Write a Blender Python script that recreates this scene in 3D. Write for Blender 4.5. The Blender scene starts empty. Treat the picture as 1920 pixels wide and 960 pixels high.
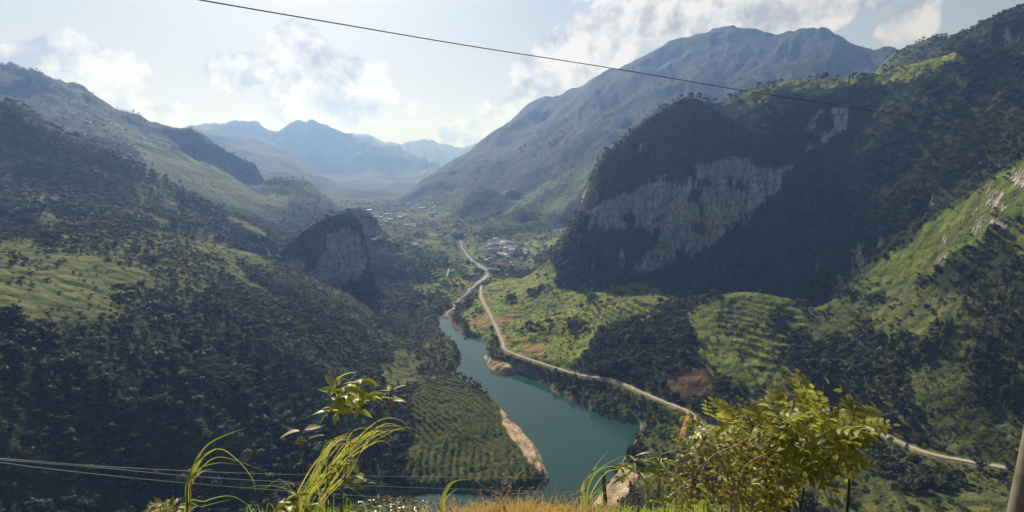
import bpy, math, random
import numpy as np
R = math.radians
rng = np.random.default_rng(11)
random.seed(11)
scene = bpy.context.scene
COL = scene.collection

# ------------------------------------------------------------------ camera
F = 960.0                       # focal length in photo pixels (1920 wide)
PITCH = math.atan(180.0 / F)    # horizon sits 180 px above the middle
cam_d = bpy.data.cameras.new('camera')
cam = bpy.data.objects.new('camera', cam_d); COL.objects.link(cam)
cam_d.sensor_width = 36.0; cam_d.lens = 18.0
cam_d.clip_start = 0.05; cam_d.clip_end = 60000
cam.location = (0, 0, 0)        # eye height is z = 0, lake surface is z = -220
cam.rotation_euler = (math.pi / 2 - PITCH, 0, 0)
scene.camera = cam
ZW = -220.0

# ------------------------------------------------------------------ light
SUN_AZ, SUN_EL = R(-21), R(32)  # measured from +Y (view), left is negative
sun_d = bpy.data.lights.new('sun', 'SUN')
sun_d.energy = 5.0; sun_d.angle = R(0.5); sun_d.color = (1.0, 0.94, 0.84)
sun = bpy.data.objects.new('sun', sun_d); COL.objects.link(sun)
sun.rotation_euler = (math.pi / 2 - SUN_EL, 0, math.pi - SUN_AZ)
sun.location = (0, 0, 1500)

scene.view_settings.view_transform = 'Standard'
scene.view_settings.look = 'None'
scene.view_settings.gamma = 1.0
scene.view_settings.exposure = 0.38
scene.view_settings.use_curve_mapping = False
scene.cycles.use_denoising = True
scene.cycles.use_adaptive_sampling = True
scene.cycles.adaptive_threshold = 0.02
scene.cycles.max_bounces = 4
scene.cycles.diffuse_bounces = 2
scene.cycles.glossy_bounces = 2
scene.cycles.transmission_bounces = 2
scene.cycles.transparent_max_bounces = 6
scene.cycles.volume_bounces = 0
scene.cycles.sample_clamp_indirect = 4.0

def new_nodes(nt):
    nt.nodes.clear()
    def N(t, **kw):
        n = nt.nodes.new(t)
        for k, v in kw.items():
            if k == 'ins':
                for a, b in v.items():
                    n.inputs[a].default_value = b
            else:
                setattr(n, k, v)
        return n
    def L(a, b): nt.links.new(a, b)
    def math_(op, a, b=None, c=None, clamp=False):
        n = N('ShaderNodeMath', operation=op, use_clamp=clamp)
        for i, s in enumerate((a, b, c)):
            if s is None: continue
            if hasattr(s, 'is_output'): L(s, n.inputs[i])
            else: n.inputs[i].default_value = s
        return n.outputs[0]
    def mix(f, a, b, blend='MIX'):
        n = N('ShaderNodeMix', data_type='RGBA', blend_type=blend)
        for sock, s in ((n.inputs[0], f), (n.inputs[6], a), (n.inputs[7], b)):
            if hasattr(s, 'is_output'): L(s, sock)
            elif isinstance(s, (tuple, list)): sock.default_value = (*s[:3], 1)
            else: sock.default_value = s
        return n.outputs[2]
    return N, L, math_, mix

def sky_dir(px, py):
    """azimuth and elevation of a bearing in the sky"""
    a, b = (px - 960) / F, (480 - py) / F
    x, y, z = a, math.cos(PITCH) + b * math.sin(PITCH), -math.sin(PITCH) + b * math.cos(PITCH)
    return math.atan2(x, y), math.atan2(z, math.hypot(x, y))

world = bpy.data.worlds.new('World'); scene.world = world; world.use_nodes = True
def build_world():
    nt = world.node_tree
    N, L, M, mix = new_nodes(nt)
    out = N('ShaderNodeOutputWorld'); bg = N('ShaderNodeBackground')
    sky = N('ShaderNodeTexSky', sky_type='NISHITA', sun_disc=False)
    sky.sun_elevation = SUN_EL; sky.sun_rotation = SUN_AZ
    sky.air_density = 1.0; sky.dust_density = 3.0; sky.ozone_density = 1.0; sky.altitude = 600
    tc = N('ShaderNodeTexCoord')
    sep = N('ShaderNodeSeparateXYZ'); L(tc.outputs['Generated'], sep.inputs[0])
    az = M('ARCTAN2', sep.outputs[0], sep.outputs[1])
    el = M('ARCSINE', sep.outputs[2])
    # warp and billow noise in direction space
    def noise(scale, detail, rough, off=(0, 0, 0), w=None):
        mp = N('ShaderNodeMapping'); mp.inputs['Location'].default_value = off
        L(tc.outputs['Generated'], mp.inputs[0])
        n = N('ShaderNodeTexNoise', ins={'Scale': scale, 'Detail': detail, 'Roughness': rough})
        L(mp.outputs[0], n.inputs['Vector']); return n.outputs['Fac']
    big = noise(5.0, 3, 0.5)
    bil = noise(14.0, 10, 0.60)
    bil2 = noise(14.0, 10, 0.60, (0.010, -0.012, -0.024))   # toward the sun
    fine = noise(2.2, 4, 0.55, (3.1, 1.7, 0.2))
    blobs = [(575, 150, 150, 75), (560, 90, 70, 60), (450, 130, 90, 55), (640, 200, 170, 60),
             (150, 130, 150, 70), (40, 130, 110, 60), (230, 215, 120, 40),
             (1050, 150, 90, 90), (1120, 90, 120, 80), (1020, 215, 120, 60), (1250, 40, 220, 75), (1500, 20, 260, 60),
             (1690, 60, 75, 55), (870, 250, 60, 30), (1330, -60, 420, 70), (-150, 60, 160, 90)]
    dens = None
    for px, py, rx, ry in blobs:
        a0, e0 = sky_dir(px, py); a1, _ = sky_dir(px + rx, py); _, e1 = sky_dir(px, py - ry)
        da = M('MULTIPLY', M('SUBTRACT', az, a0), 1 / abs(a1 - a0))
        de = M('MULTIPLY', M('SUBTRACT', el, e0), 1 / abs(e1 - e0))
        d = M('SUBTRACT', 1.0, M('SQRT', M('ADD', M('MULTIPLY', da, da), M('MULTIPLY', de, de))))
        dens = d if dens is None else M('SMOOTH_MAX', dens, d, 0.25)
    # broken cumulus over the rest of the sky
    rest = M('MULTIPLY', M('SUBTRACT', fine, 0.62), 3.0)
    dens = M('MAXIMUM', dens, M('MINIMUM', rest, 0.35))
    dens = M('ADD', M('MULTIPLY', dens, 1.05), M('MULTIPLY', M('SUBTRACT', bil, 0.5), 1.7))
    dens = M('ADD', dens, M('MULTIPLY', M('SUBTRACT', big, 0.5), 0.9))
    mr = N('ShaderNodeMapRange', interpolation_type='SMOOTHSTEP', ins={1: 0.06, 2: 0.26}); L(dens, mr.inputs[0])
    cover = M('MULTIPLY', mr.outputs[0], 0.93)
    # self shading of the billows: thinner towards the sun = brighter
    sh = M('ADD', M('MULTIPLY', M('SUBTRACT', bil, bil2), 5.0), 0.66)
    mr2 = N('ShaderNodeMapRange', ins={1: 0.4, 2: 1.4, 3: 0.0, 4: 0.5}); L(dens, mr2.inputs[0])
    sh = M('SUBTRACT', sh, mr2.outputs[0], clamp=True)
    ccol = mix(sh, (0.50, 0.51, 0.58), (1.12, 1.10, 1.12))
    hz = N('ShaderNodeMapRange', interpolation_type='SMOOTHSTEP', ins={1: -0.02, 2: 0.32, 3: 0.80, 4: 0.0}); L(el, hz.inputs[0])
    skc = mix(1.0, sky.outputs[0], (0.09,) * 3, 'MULTIPLY')
    hi = N('ShaderNodeMapRange', interpolation_type='SMOOTHSTEP', ins={1: 0.22, 2: 0.75, 3: 0.62, 4: 0.10}); L(el, hi.inputs[0])
    skc = mix(hi.outputs[0], skc, (0.54, 0.71, 0.88))          # thin high veil, thickest low down
    veil = mix(hz.outputs[0], skc, (0.82, 0.76, 0.72))
    col = mix(cover, veil, ccol)
    sv = (math.sin(SUN_AZ) * math.cos(SUN_EL), math.cos(SUN_AZ) * math.cos(SUN_EL), math.sin(SUN_EL))
    dt = N('ShaderNodeVectorMath', operation='DOT_PRODUCT'); L(tc.outputs['Generated'], dt.inputs[0]); dt.inputs[1].default_value = sv
    glow = N('ShaderNodeMapRange', interpolation_type='SMOOTHSTEP', ins={1: -0.3, 2: 0.85, 3: 0.145, 4: 0.60}); L(dt.outputs['Value'], glow.inputs[0])
    cs = N('ShaderNodeVectorMath', operation='SCALE'); L(col, cs.inputs[0]); L(glow.outputs[0], cs.inputs['Scale']); col = cs.outputs[0]
    gr = N('ShaderNodeMapRange', interpolation_type='SMOOTHSTEP', ins={1: -0.12, 2: -0.02}); L(el, gr.inputs[0])
    col = mix(gr.outputs[0], (0.07, 0.08, 0.06), col)   # earth below the horizon
    L(col, bg.inputs[0]); bg.inputs[1].default_value = 1.0
    L(bg.outputs[0], out.inputs[0])
build_world()

# ------------------------------------------------------------------ noise helpers
_tab = np.random.default_rng(5).random((256, 256)).astype(np.float32)
_tf = _tab.ravel()
def vnoise(x, y):
    x = np.asarray(x, np.float32); y = np.asarray(y, np.float32)
    x0 = np.floor(x); y0 = np.floor(y); fx = x - x0; fy = y - y0
    xi = x0.astype(np.int32); yi = y0.astype(np.int32)
    fx = fx * fx * (3 - 2 * fx); fy = fy * fy * (3 - 2 * fy)
    xa = (xi & 255) << 8; xb = ((xi + 1) & 255) << 8; ya = yi & 255; yb = (yi + 1) & 255
    a = _tf[xa | ya]; b = _tf[xb | ya]; c = _tf[xa | yb]; d = _tf[xb | yb]
    return (a + (b - a) * fx) * (1 - fy) + (c + (d - c) * fx) * fy
def fbm(x, y, octv=4, gain=0.5):
    s = 0; amp = 1.0; tot = 0
    for k in range(octv):
        s = s + amp * vnoise(x * 2 ** k + 17.3 * k, y * 2 ** k - 9.1 * k); tot += amp; amp *= gain
    return s / tot - 0.5
def sstep(a, b, x):
    t = np.clip((x - a) / (b - a), 0, 1); return t * t * (3 - 2 * t)

# ------------------------------------------------------------------ bearings
cp, sp = math.cos(PITCH), math.sin(PITCH)
def bearing(px, py):
    a = (np.asarray(px, float) - 960) / F; b = (480 - np.asarray(py, float)) / F
    x = a; y = cp + b * sp; z = -sp + b * cp
    h = np.hypot(x, y)
    return np.arctan2(x, y), z / h
def project(x, y, z):
    d = y * cp - z * sp; u = y * sp + z * cp
    return 960 + F * x / d, 480 - F * u / d

# ------------------------------------------------------------------ terrain survey
# each line: sampled stations (px, py, r) with r the ground distance in metres; 'r' lines are crests
PTS = []
def line(pts, crest=False, step=28, drop=None, zmode=False):
    P = []
    for p in pts:
        th, q = bearing(p[0], p[1])
        r = (p[2] / q) if zmode else p[2]
        P.append((float(th), math.log(float(r)), float(q), p[0], p[1]))
    out = [P[0]]
    for A, B in zip(P[:-1], P[1:]):
        n = max(1, int(math.hypot(A[3] - B[3], A[4] - B[4]) / step))
        for k in range(1, n + 1):
            t = k / n; out.append(tuple(a + (b - a) * t for a, b in zip(A, B)))
    for o in out:
        PTS.append(o[:3])
        if crest:
            for dv, dq in (drop or ((0.05, 0.025), (0.14, 0.07))):
                PTS.append((o[0], o[1] + dv, o[2] - dq))
def pts(*L_):
    for p in L_:
        th, q = bearing(p[0], p[1]); PTS.append((float(th), math.log(p[2]), float(q)))

# lake outline (photo bearings on the water plane), going round
LAKE_PX = [(838,588),(846,606),(872,629),(900,636),(917,650),(909,668),(918,690),(945,704),(976,697),(1010,715),(1060,746),
           (1110,771),(1150,786),(1200,797),(1196,822),(1176,852),(1163,880),(1140,905),(1118,935),(1095,962),(1050,990),
           (960,1000),(850,1000),(740,995),(660,985),(640,962),(700,940),(760,928),(800,921),(870,922),(950,926),(1010,914),(1030,896),
           (1021,870),(1010,850),(990,820),(960,790),(940,765),(912,741),(880,720),(852,706),(858,690),(863,662),(846,640),(828,622),(824,600)]
def plane_xy(px, py, z):
    th, q = bearing(px, py); r = z / q
    return float(r * math.sin(th)), float(r * math.cos(th))
LAKE = np.array([plane_xy(a, b, ZW) for a, b in LAKE_PX])

# road along the right bank: px, py, height
ROAD_PX = [(903,536,-206),(902,556,-206),(914,580,-206),(928,608,-206.5),(942,640,-207),(948,656,-207),(975,668,-207),(1010,680,-207),(1060,696,-207),
           (1100,706,-206.5),(1150,713,-206),(1200,735,-205),(1250,756,-204),(1290,772,-203),(1310,790,-202.5),(1330,801,-202),(1400,816,-200),(1480,812,-198),
           (1560,790,-195),(1610,792,-193),(1650,812,-191),(1700,835,-190),(1750,853,-189),(1820,867,-188),(1895,880,-187),(2000,900,-186)]

def survey():
    # ---- hillside right under the camera (falls away below the frame)
    for px in range(-350, 2300, 90):
        th = math.atan2((px - 960) / F, 1.0)
        c = math.cos(th)
        for r, q in ((0.8, -2.2), (1.5, -1.16), (2.1, -0.86), (3, -0.98), (6, -1.02), (14, -1.02), (40, -1.02), (100, -1.0), (150, -1.0)):
            if abs(px - 960) > 500 and r > 30: q += 0.1
            PTS.append((th, math.log(r), q))
    # ---- lake bed and shore
    for a, b in LAKE_PX:
        th, q = bearing(a, b); PTS.append((float(th), math.log(ZW / q), float(q) ))
    # ---- road bench
    line([(a, b, c) for a, b, c in ROAD_PX], zmode=True, step=25)
    # ---- left hillside facing the camera
    line([(-250,960,255),(0,960,275),(200,960,292),(400,960,302),(560,960,304)], step=70)
    line([(-250,850,275),(0,850,296),(200,850,315),(400,850,332),(600,850,350),(745,850,356)], step=70)
    line([(-250,750,295),(0,750,316),(200,750,340),(400,750,365),(600,750,402),(700,750,426)], step=70)
    line([(-250,650,325),(0,650,348),(200,650,376),(400,650,412),(600,650,474),(700,650,530),(790,650,580)], step=70)
    line([(-250,550,385),(0,555,405),(200,555,440),(400,550,495),(560,560,580),(680,600,625),(780,640,605)], step=70)
    line([(-250,440,600),(0,440,610),(120,430,640),(210,415,670),(340,445,680),(430,468,690),(500,487,695),(580,522,700),(640,548,700),(700,580,700),
          (760,612,690),(810,640,660)], crest=True, drop=((0.03, 0.012), (0.06, 0.022)))
    # peninsula with crop rows
    line([(770,740,445),(820,712,520),(850,706,545)], step=40)
    pts((790,790,395),(850,760,425),(900,770,415),(930,800,382),(780,850,345),(870,830,358),(960,850,352),(800,900,322),(900,895,324),(990,890,330))
    pts((740,690,500),(800,690,530),(760,640,600))
    # ---- rising ground behind the near crest
    line([(-250,395,740),(0,395,740),(180,402,770),(300,412,800),(420,440,810),(500,458,800)], step=50)
    line([(-250,340,900),(0,355,890),(150,365,880),(300,395,900),(420,425,900),(500,445,890)], step=60)
    # ---- first dark ridge on the left
    line([(-300,140,1150),(-150,165,1150),(0,187,1120),(45,196,1115),(80,228,1100),(130,258,1090),(200,275,1080),(240,296,1070),(300,330,1060),(340,360,1050),
          (400,386,1040),(450,408,1030),(500,424,1020),(530,438,1010)], crest=True)
    line([(540,432,1100),(580,425,1120),(610,420,1120),(640,407,1150),(668,395,1160),(690,394,1160),(704,408,1150),(718,432,1140),(730,446,1120)], crest=True, step=14, drop=((0.04, 0.02), (0.10, 0.05)))
    # ---- rock pinnacle
    line([(515,492,800),(530,462,815),(570,428,835),(610,407,850),(640,400,855),(662,400,855),(679,424,850),(691,474,842),(702,520,830),(722,552,815),(752,592,780)],
         crest=True, step=11, drop=((0.012, 0.006), (0.035, 0.04), (0.07, 0.07)))
    line([(522,503,785),(570,524,782),(610,538,780),(650,548,780),(690,560,780)], step=14)
    line([(532,482,800),(570,465,812),(610,450,822),(650,440,828),(676,455,832)], step=14)
    pts((560,505,788),(600,515,790),(640,520,790),(670,530,790))
    # ---- second ridge on the left
    line([(-300,90,2500),(-150,115,2400),(0,142,2300),(25,152,2300),(42,161,2280),(70,153,2250),(95,164,2230),(150,172,2200),(168,180,2200),(185,196,2180),(210,214,2150),
          (240,219,2130),(300,240,2100),(345,250,2060),(372,256,2050),(400,276,2020),(440,294,2000),(480,318,1960),(512,338,1920)], crest=True)
    line([(470,362,1650),(495,345,1680),(512,334,1700),(540,338,1700),(566,347,1700),(585,352,1690),(600,366,1680),(625,382,1660),(650,396,1640),(668,412,1600)], crest=True, step=14)
    line([(250,245,1950),(300,272,1850),(360,305,1750),(430,330,1680),(460,352,1640)], step=40)
    line([(100,262,1420),(200,285,1400),(300,335,1380),(380,372,1360),(450,395,1350),(520,420,1350),(600,410,1420)], step=50)
    # ---- valley floor
    pts((790,590,710),(812,575,745),(850,555,800),(870,532,880),(900,512,950),(760,545,850),(730,520,905),(800,520,905),(740,480,1000),(800,480,1040),(850,490,1040),
        (840,465,1150),(880,470,1130),(930,475,1110),(960,465,1130),(1000,465,1120),(1020,455,1130),(900,450,1230),(850,440,1300),(790,440,1330),(740,450,1230),
        (720,430,1400),(760,425,1480),(820,420,1500),(760,405,1750),(720,402,1850),(700,395,2000),(690,388,2050))
    # ---- foot of the big blue mountain, knolls
    pts((960,440,1250),(1010,440,1230),(1050,445,1180),(1080,420,1250))
    line([(1000,412,1330),(1020,398,1400),(1040,397,1400),(1060,408,1370),(1075,425,1300)], crest=True, step=14, drop=((0.04, 0.02),))
    line([(940,400,1420),(960,388,1470),(985,384,1480),(1003,392,1450)], crest=True, step=14, drop=((0.05, 0.018),))
    line([(862,390,1650),(880,365,1700),(905,354,1750),(930,360,1740),(955,378,1680)], crest=True, step=14, drop=((0.05, 0.018),))
    line([(760,385,2250),(820,365,2200),(880,350,2150),(960,325,2100),(1000,305,2080),(1050,278,2050),(1100,250,2020),(1150,225,2000),(1180,215,2000)], step=40)
    line([(870,375,1900),(950,358,1800),(1030,350,1700),(1080,345,1650),(1120,330,1600)], step=50)
    pts((1060,385,1500),(1090,380,1450),(820,395,1800),(870,410,1600))
    line([(690,384,2150),(720,374,2300),(800,341,2700),(850,314,3000),(900,281,3200),(930,260,3300),(960,235,3350),(990,206,3250),(1025,182,3150),(1045,177,3120),(1062,178,3080),
          (1090,163,3020),(1120,150,2980),(1160,130,2950),(1200,114,2930),(1240,94,2900),(1290,80,2880),(1340,65,2860),(1380,56,2840),(1408,65,2820),(1425,71,2800),(1460,68,2780),
          (1482,73,2760),(1512,59,2700),(1545,51,2650),(1568,62,2630),(1590,75,2600),(1640,92,2550),(1672,98,2500),(1800,120,2400),(2200,150,2300)], crest=True)
    line([(1000,240,2700),(1100,190,2500),(1200,150,2500),(1300,130,2450),(1400,120,2400),(1550,110,2300),(1700,150,2200)], step=60)
    # ---- far ranges
    line([(250,300,6600),(330,270,6400),(375,250,6200),(388,241,6200),(412,236,6200),(440,232,6150),(458,233,6150),(470,228,6100),(495,239,6100),(525,246,6000),(545,237,6000),(562,223,6000),
          (580,227,6000),(610,236,6000),(640,246,6000),(700,266,5900),(745,284,5800),(790,304,5600),(830,322,5400)], crest=True, step=20)
    line([(600,262,8600),(680,255,8500),(740,268,8300),(770,270,8300),(790,264,8300),(805,270,8300),(817,268,8300),(845,282,8300),(870,287,8200),(882,278,8200),(892,279,8200),(905,273,8200),(960,255,8000)], crest=True, step=20)
    line([(520,280,4700),(580,312,4300),(630,342,3700),(665,366,2900),(690,380,2300)], crest=True, step=20)
    line([(860,312,4300),(800,338,3900),(750,356,3400),(715,372,2700)], step=20)
    pts((640,330,4800),(720,325,5000),(500,310,5200))
    # ---- right: cliff mountain
    line([(1008,528,770),(1030,490,800),(1058,442,830)],step=16)
    line([(1058,442,830),(1082,402,845),(1090,362,850),(1110,320,858),(1150,270,868),(1200,231,880),(1240,202,892),(1275,186,900),(1305,184,905),
          (1322,190,910),(1340,202,925),(1360,194,940),(1400,175,955),(1450,158,960),(1500,149,965),(1550,145,965),(1590,150,960),(1622,151,950),(1660,131,930),(1700,120,915),
          (1740,110,900),(1800,95,890),(1900,85,880),(2050,80,860),(2250,80,850)], crest=True, step=16, drop=((0.03, 0.02), (0.10, 0.08)))
    # brow of the cliff, foot of the cliff
    line([(1105,395,790),(1150,372,788),(1200,350,788),(1250,332,788),(1300,312,790),(1380,300,795),(1440,318,800),(1480,315,808),(1515,304,820)], step=13)
    line([(1060,520,735),(1130,535,720),(1200,507,738),(1250,492,748),(1290,476,755),(1330,455,760),(1370,430,768),(1420,386,778),(1460,352,790),(1520,315,805)], step=13)
    line([(1180,320,820),(1280,270,835),(1400,235,850),(1500,230,860),(1570,250,850)], step=30)
    # dark gully below the cliff
    line([(1250,520,715),(1330,500,725),(1420,450,740),(1520,390,755),(1600,330,775),(1700,260,800),(1800,210,810),(1950,160,810)], step=40)
    line([(1300,535,680),(1420,520,690),(1520,500,700),(1600,450,715),(1700,370,735),(1800,310,745),(1900,250,750)], step=40)
    # skyline behind, far right
    line([(1640,140,1250),(1672,98,1250),(1720,82,1240),(1745,70,1230),(1762,67,1220),(1790,71,1210),(1830,59,1200),(1880,41,1190),(1920,32,1180),(2000,15,1160),(2250,-30,1100)], crest=True, step=18)
    line([(1760,100,1000),(1850,75,1000),(1920,120,980),(2100,70,960)], step=50)
    # ---- near spur on the right, sunlit
    line([(2250,130,560),(2100,190,580),(1980,250,595),(1920,285,600),(1880,318,608),(1840,345,615),(1800,370,620),(1760,396,625),(1720,420,630),(1680,448,632),(1650,472,632),(1620,500,628),
          (1590,530,615),(1560,560,590)], crest=True, step=18, drop=((0.03, 0.015), (0.08, 0.04)))
    line([(1330,556,600),(1380,546,610),(1430,548,612),(1490,560,605),(1520,575,590)], crest=True, step=18, drop=((0.03, 0.012), (0.07, 0.02)))
    pts((1900,500,535),(2100,450,520),(1800,520,545),(1700,560,555),(1640,560,570),(1900,620,500),(2100,600,490),(1780,640,500),(1680,640,520),(1600,640,525),(1550,600,555),
        (1900,740,460),(2100,740,450),(1780,740,455),(1680,730,465),(1600,720,470),(1500,700,475),(1420,720,455),(1350,730,440),(1280,700,455),(1230,690,468),
        (1450,600,550),(1350,600,550),(1400,650,510),(1300,640,505),(1250,600,560),(1180,640,515),(1200,560,620),(1130,600,580),(1060,600,600),(1000,600,640),
        (1100,650,525),(1030,640,570),(970,600,655),(960,560,735),(1000,560,710),(940,530,820),(1060,560,680),(990,530,790),(1100,545,700))
    # ---- right bank below the road
    pts((1250,800,384),(1300,850,352),(1400,850,362),(1500,870,350),(1600,870,352),(1700,890,352),(1800,910,352),(1900,930,355),(2100,950,350),
        (1230,870,338),(1200,920,312),(1300,950,300),(1500,960,300),(1700,960,305),(1900,1000,300))
survey()

# ------------------------------------------------------------------ height raster on bearing / log distance
T0, T1, NT = -0.985, 0.985, 1060
V0, V1 = math.log(0.9), math.log(9600.0)
ths = np.linspace(T0, T1, NT)
vs = np.concatenate([np.linspace(V0, math.log(200), 130)[:-1], np.linspace(math.log(200), math.log(1500), 780)[:-1], np.linspace(math.log(1500), V1, 420)])
NV = len(vs)
def v_index(v): return np.clip(np.interp(v, vs, np.arange(NV)), 0, NV - 1.001)

def solve_raster():
    P = np.array(PTS)
    # merge near-duplicates
    key = np.round(P[:, :2] / 0.004).astype(int)
    _, idx = np.unique(key, axis=0, return_index=True); P = P[np.sort(idx)]
    X = P[:, :2]; n = len(P)
    D = np.sqrt(((X[:, None] - X[None]) ** 2).sum(-1) + 1e-5)
    A = np.zeros((n + 1, n + 1)); A[:n, :n] = -D + 0.0 ; A[np.arange(n), np.arange(n)] += 0.0015
    A[:n, n] = 1; A[n, :n] = 1
    w = np.linalg.solve(A, np.append(P[:, 2], 0))
    ct = np.linspace(T0, T1, 300); cv = np.concatenate([np.linspace(V0, math.log(150), 40)[:-1], np.linspace(math.log(150), math.log(1400), 330)[:-1], np.linspace(math.log(1400), V1, 130)])
    Q = np.empty((len(ct), len(cv)))
    wf = w[:n].astype(np.float32); Xf = X.astype(np.float32)
    cvf = cv.astype(np.float32)
    for i, t in enumerate(ct):
        d = np.sqrt((Xf[:, 0] - np.float32(t)) ** 2 + (cvf[:, None] - Xf[:, 1]) ** 2 + 1e-5)
        Q[i] = -(d @ wf) + w[n]
    # upsample, rows then columns
    Q1 = np.stack([np.interp(vs, cv, q) for q in Q])
    f = np.interp(ths, ct, np.arange(len(ct))); i0 = np.clip(f.astype(int), 0, len(ct) - 2); t = (f - i0)[:, None]
    return Q1[i0] * (1 - t) + Q1[i0 + 1] * t, n
Q, NPTS = solve_raster()
print('survey points', NPTS)
RR = np.exp(vs)[None, :] * np.ones((NT, 1)); TT = ths[:, None] * np.ones((1, NV))
GX = RR * np.sin(TT); GY = RR * np.cos(TT); GZ = Q * RR

def in_poly(px, py, poly):
    res = np.zeros(px.shape, bool); n = len(poly)
    for i in range(n):
        x1, y1 = poly[i]; x2, y2 = poly[(i + 1) % n]
        if y1 == y2: continue
        c = ((y1 > py) != (y2 > py)) & (px < (x2 - x1) * (py - y1) / (y2 - y1) + x1)
        res ^= c
    return res
def dist_poly(x, y, P, closed=False):
    """distance to polyline, and index+fraction of the nearest station"""
    best = np.full(x.shape, 1e9); at = np.zeros(x.shape)
    n = len(P)
    for i in range(n if closed else n - 1):
        ax, ay = P[i][:2]; bx, by = P[(i + 1) % n][:2]
        dx, dy = bx - ax, by - ay
        t = np.clip(((x - ax) * dx + (y - ay) * dy) / (dx * dx + dy * dy + 1e-9), 0, 1)
        d = np.hypot(x - ax - t * dx, y - ay - t * dy)
        m = d < best; best = np.where(m, d, best); at = np.where(m, i + t, at)
    return best, at

def smooth_line(P, n=6):
    P = np.array(P, float); out = []
    for i in range(len(P) - 1):
        p0 = P[max(i - 1, 0)]; p1 = P[i]; p2 = P[i + 1]; p3 = P[min(i + 2, len(P) - 1)]
        for k in range(n):
            t = k / n
            out.append(0.5 * ((2 * p1) + (-p0 + p2) * t + (2 * p0 - 5 * p1 + 4 * p2 - p3) * t * t + (-p0 + 3 * p1 - 3 * p2 + p3) * t ** 3))
    out.append(P[-1]); return np.array(out)
def track(pxz, n=6):
    out = []
    for a, b, z in pxz:
        x, y = plane_xy(a, b, z); out.append((x, y, z))
    return smooth_line(out, n)
ROAD = track(ROAD_PX)
RIVER = track([(836,593,-219.6),(849,577,-217.5),(873,553,-214.5),(884,541,-213),(906,525,-211),(914,512,-210),(903,501,-208),(888,489,-206),(873,474,-203.5),(866,462,-201),(862,450,-199)])

# ---- relief
def relief():
    global GZ
    x, y, r = GX, GY, RR
    # bend the survey so that slopes and cliffs get buttresses and gullies
    n1 = fbm(x / 45, y / 45, 4); n2 = fbm(x / 300 + 40, y / 300, 4); n3 = fbm(x / 12 + 9, y / 12, 2)
    near = sstep(180, 300, r)
    sh = near * (n1 * 0.030 * (1 - sstep(1000, 1600, r)) + n3 * 0.006 * (1 - sstep(900, 1300, r)) + n2 * 0.10 * sstep(1100, 2000, r))
    # cliffs: vertical ribs and grooves
    steep = sstep(0.8, 1.7, np.gradient(Q, vs, axis=1)) * (r > 640) * (r < 930)
    lat = TT * 780
    ribs = np.abs(fbm(lat / 16, Q * r / 60 + 3, 4, 0.6)) * 2
    sh = sh + steep * (0.016 * (ribs - 0.22) + 0.007 * fbm(lat / 5, Q * r / 14, 3))
    j = v_index(vs[None, :] + sh); j0 = j.astype(int); t = j - j0
    q = np.take_along_axis(Q, j0, 1) * (1 - t) + np.take_along_axis(Q, j0 + 1, 1) * t
    z = q * r
    # valley floor never dips under the river
    fl = np.interp(r, [0, 850, 1000, 1300, 1800, 2400, 9999], [-215, -213, -207, -197, -186, -180, -180])
    z = np.where(r > 280, np.maximum(z, fl + fbm(x / 60, y / 60, 3) * 5), z)
    # relief
    a = 7.0 * near * (1 - sstep(1000, 1500, r))
    z = z + a * fbm(x / 70 + 3, y / 70, 4) + near * (1 - sstep(900, 1300, r)) * 2.2 * fbm(x / 11, y / 11, 3)
    rid = 1 - 2 * np.abs(fbm(x / 620 + 5, y / 620, 5, 0.52)) * 2
    rid2 = 1 - 2 * np.abs(fbm(x / 230 + 15, y / 230 + 7, 5, 0.55)) * 2
    amp = sstep(1150, 2200, r) * 42 + sstep(3500, 6000, r) * 60
    slope_ok = sstep(-0.12, -0.02, q)
    z = z + amp * (rid - 0.6) * (0.35 + 0.65 * slope_ok) * 0.75 + sstep(1150, 1700, r) * 26 * (rid2 - 0.6) * (0.3 + 0.7 * slope_ok)
    # spurs and gullies running down the big mountainsides
    la = TT * 2600; wv = fbm(x / 500 + 2, y / 500, 3) * 260
    sp1 = 1 - 4 * np.abs(fbm((la + wv) / 260 + 11, r / 1500, 4, 0.55)); sp2 = 1 - 4 * np.abs(fbm((la + wv) / 90 + 23, r / 700, 4, 0.55))
    z = z + sstep(1350, 2300, r) * (1 - sstep(3300, 4200, r)) * sstep(-0.10, 0.06, q) * (22 * (sp1 - 0.3) + 9 * (sp2 - 0.3))
    lf = TT * 6500; z = z + sstep(4600, 5600, r) * (45 * (1 - 4 * np.abs(fbm(lf / 620 + 4, r / 3000, 4, .55)) - .3) + 26 * (0.7 - 4 * np.abs(fbm(lf / 200, r / 2000, 3))))
    # low foothills closing the far valley
    z = z + sstep(2300, 2900, r) * (1 - sstep(4800, 5600, r)) * sstep(-0.02, -0.05, q) * 150 * np.maximum(fbm(x / 420 + 61, y / 520 + 3, 4) + 0.06, 0)
    # small knolls and hedged banks on the valley sides
    z = z + sstep(850, 1000, r) * (1 - sstep(2200, 3000, r)) * 9 * np.maximum(fbm(x / 55 + 77, y / 55, 3), -0.05)
    GZ = z
relief()

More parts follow.
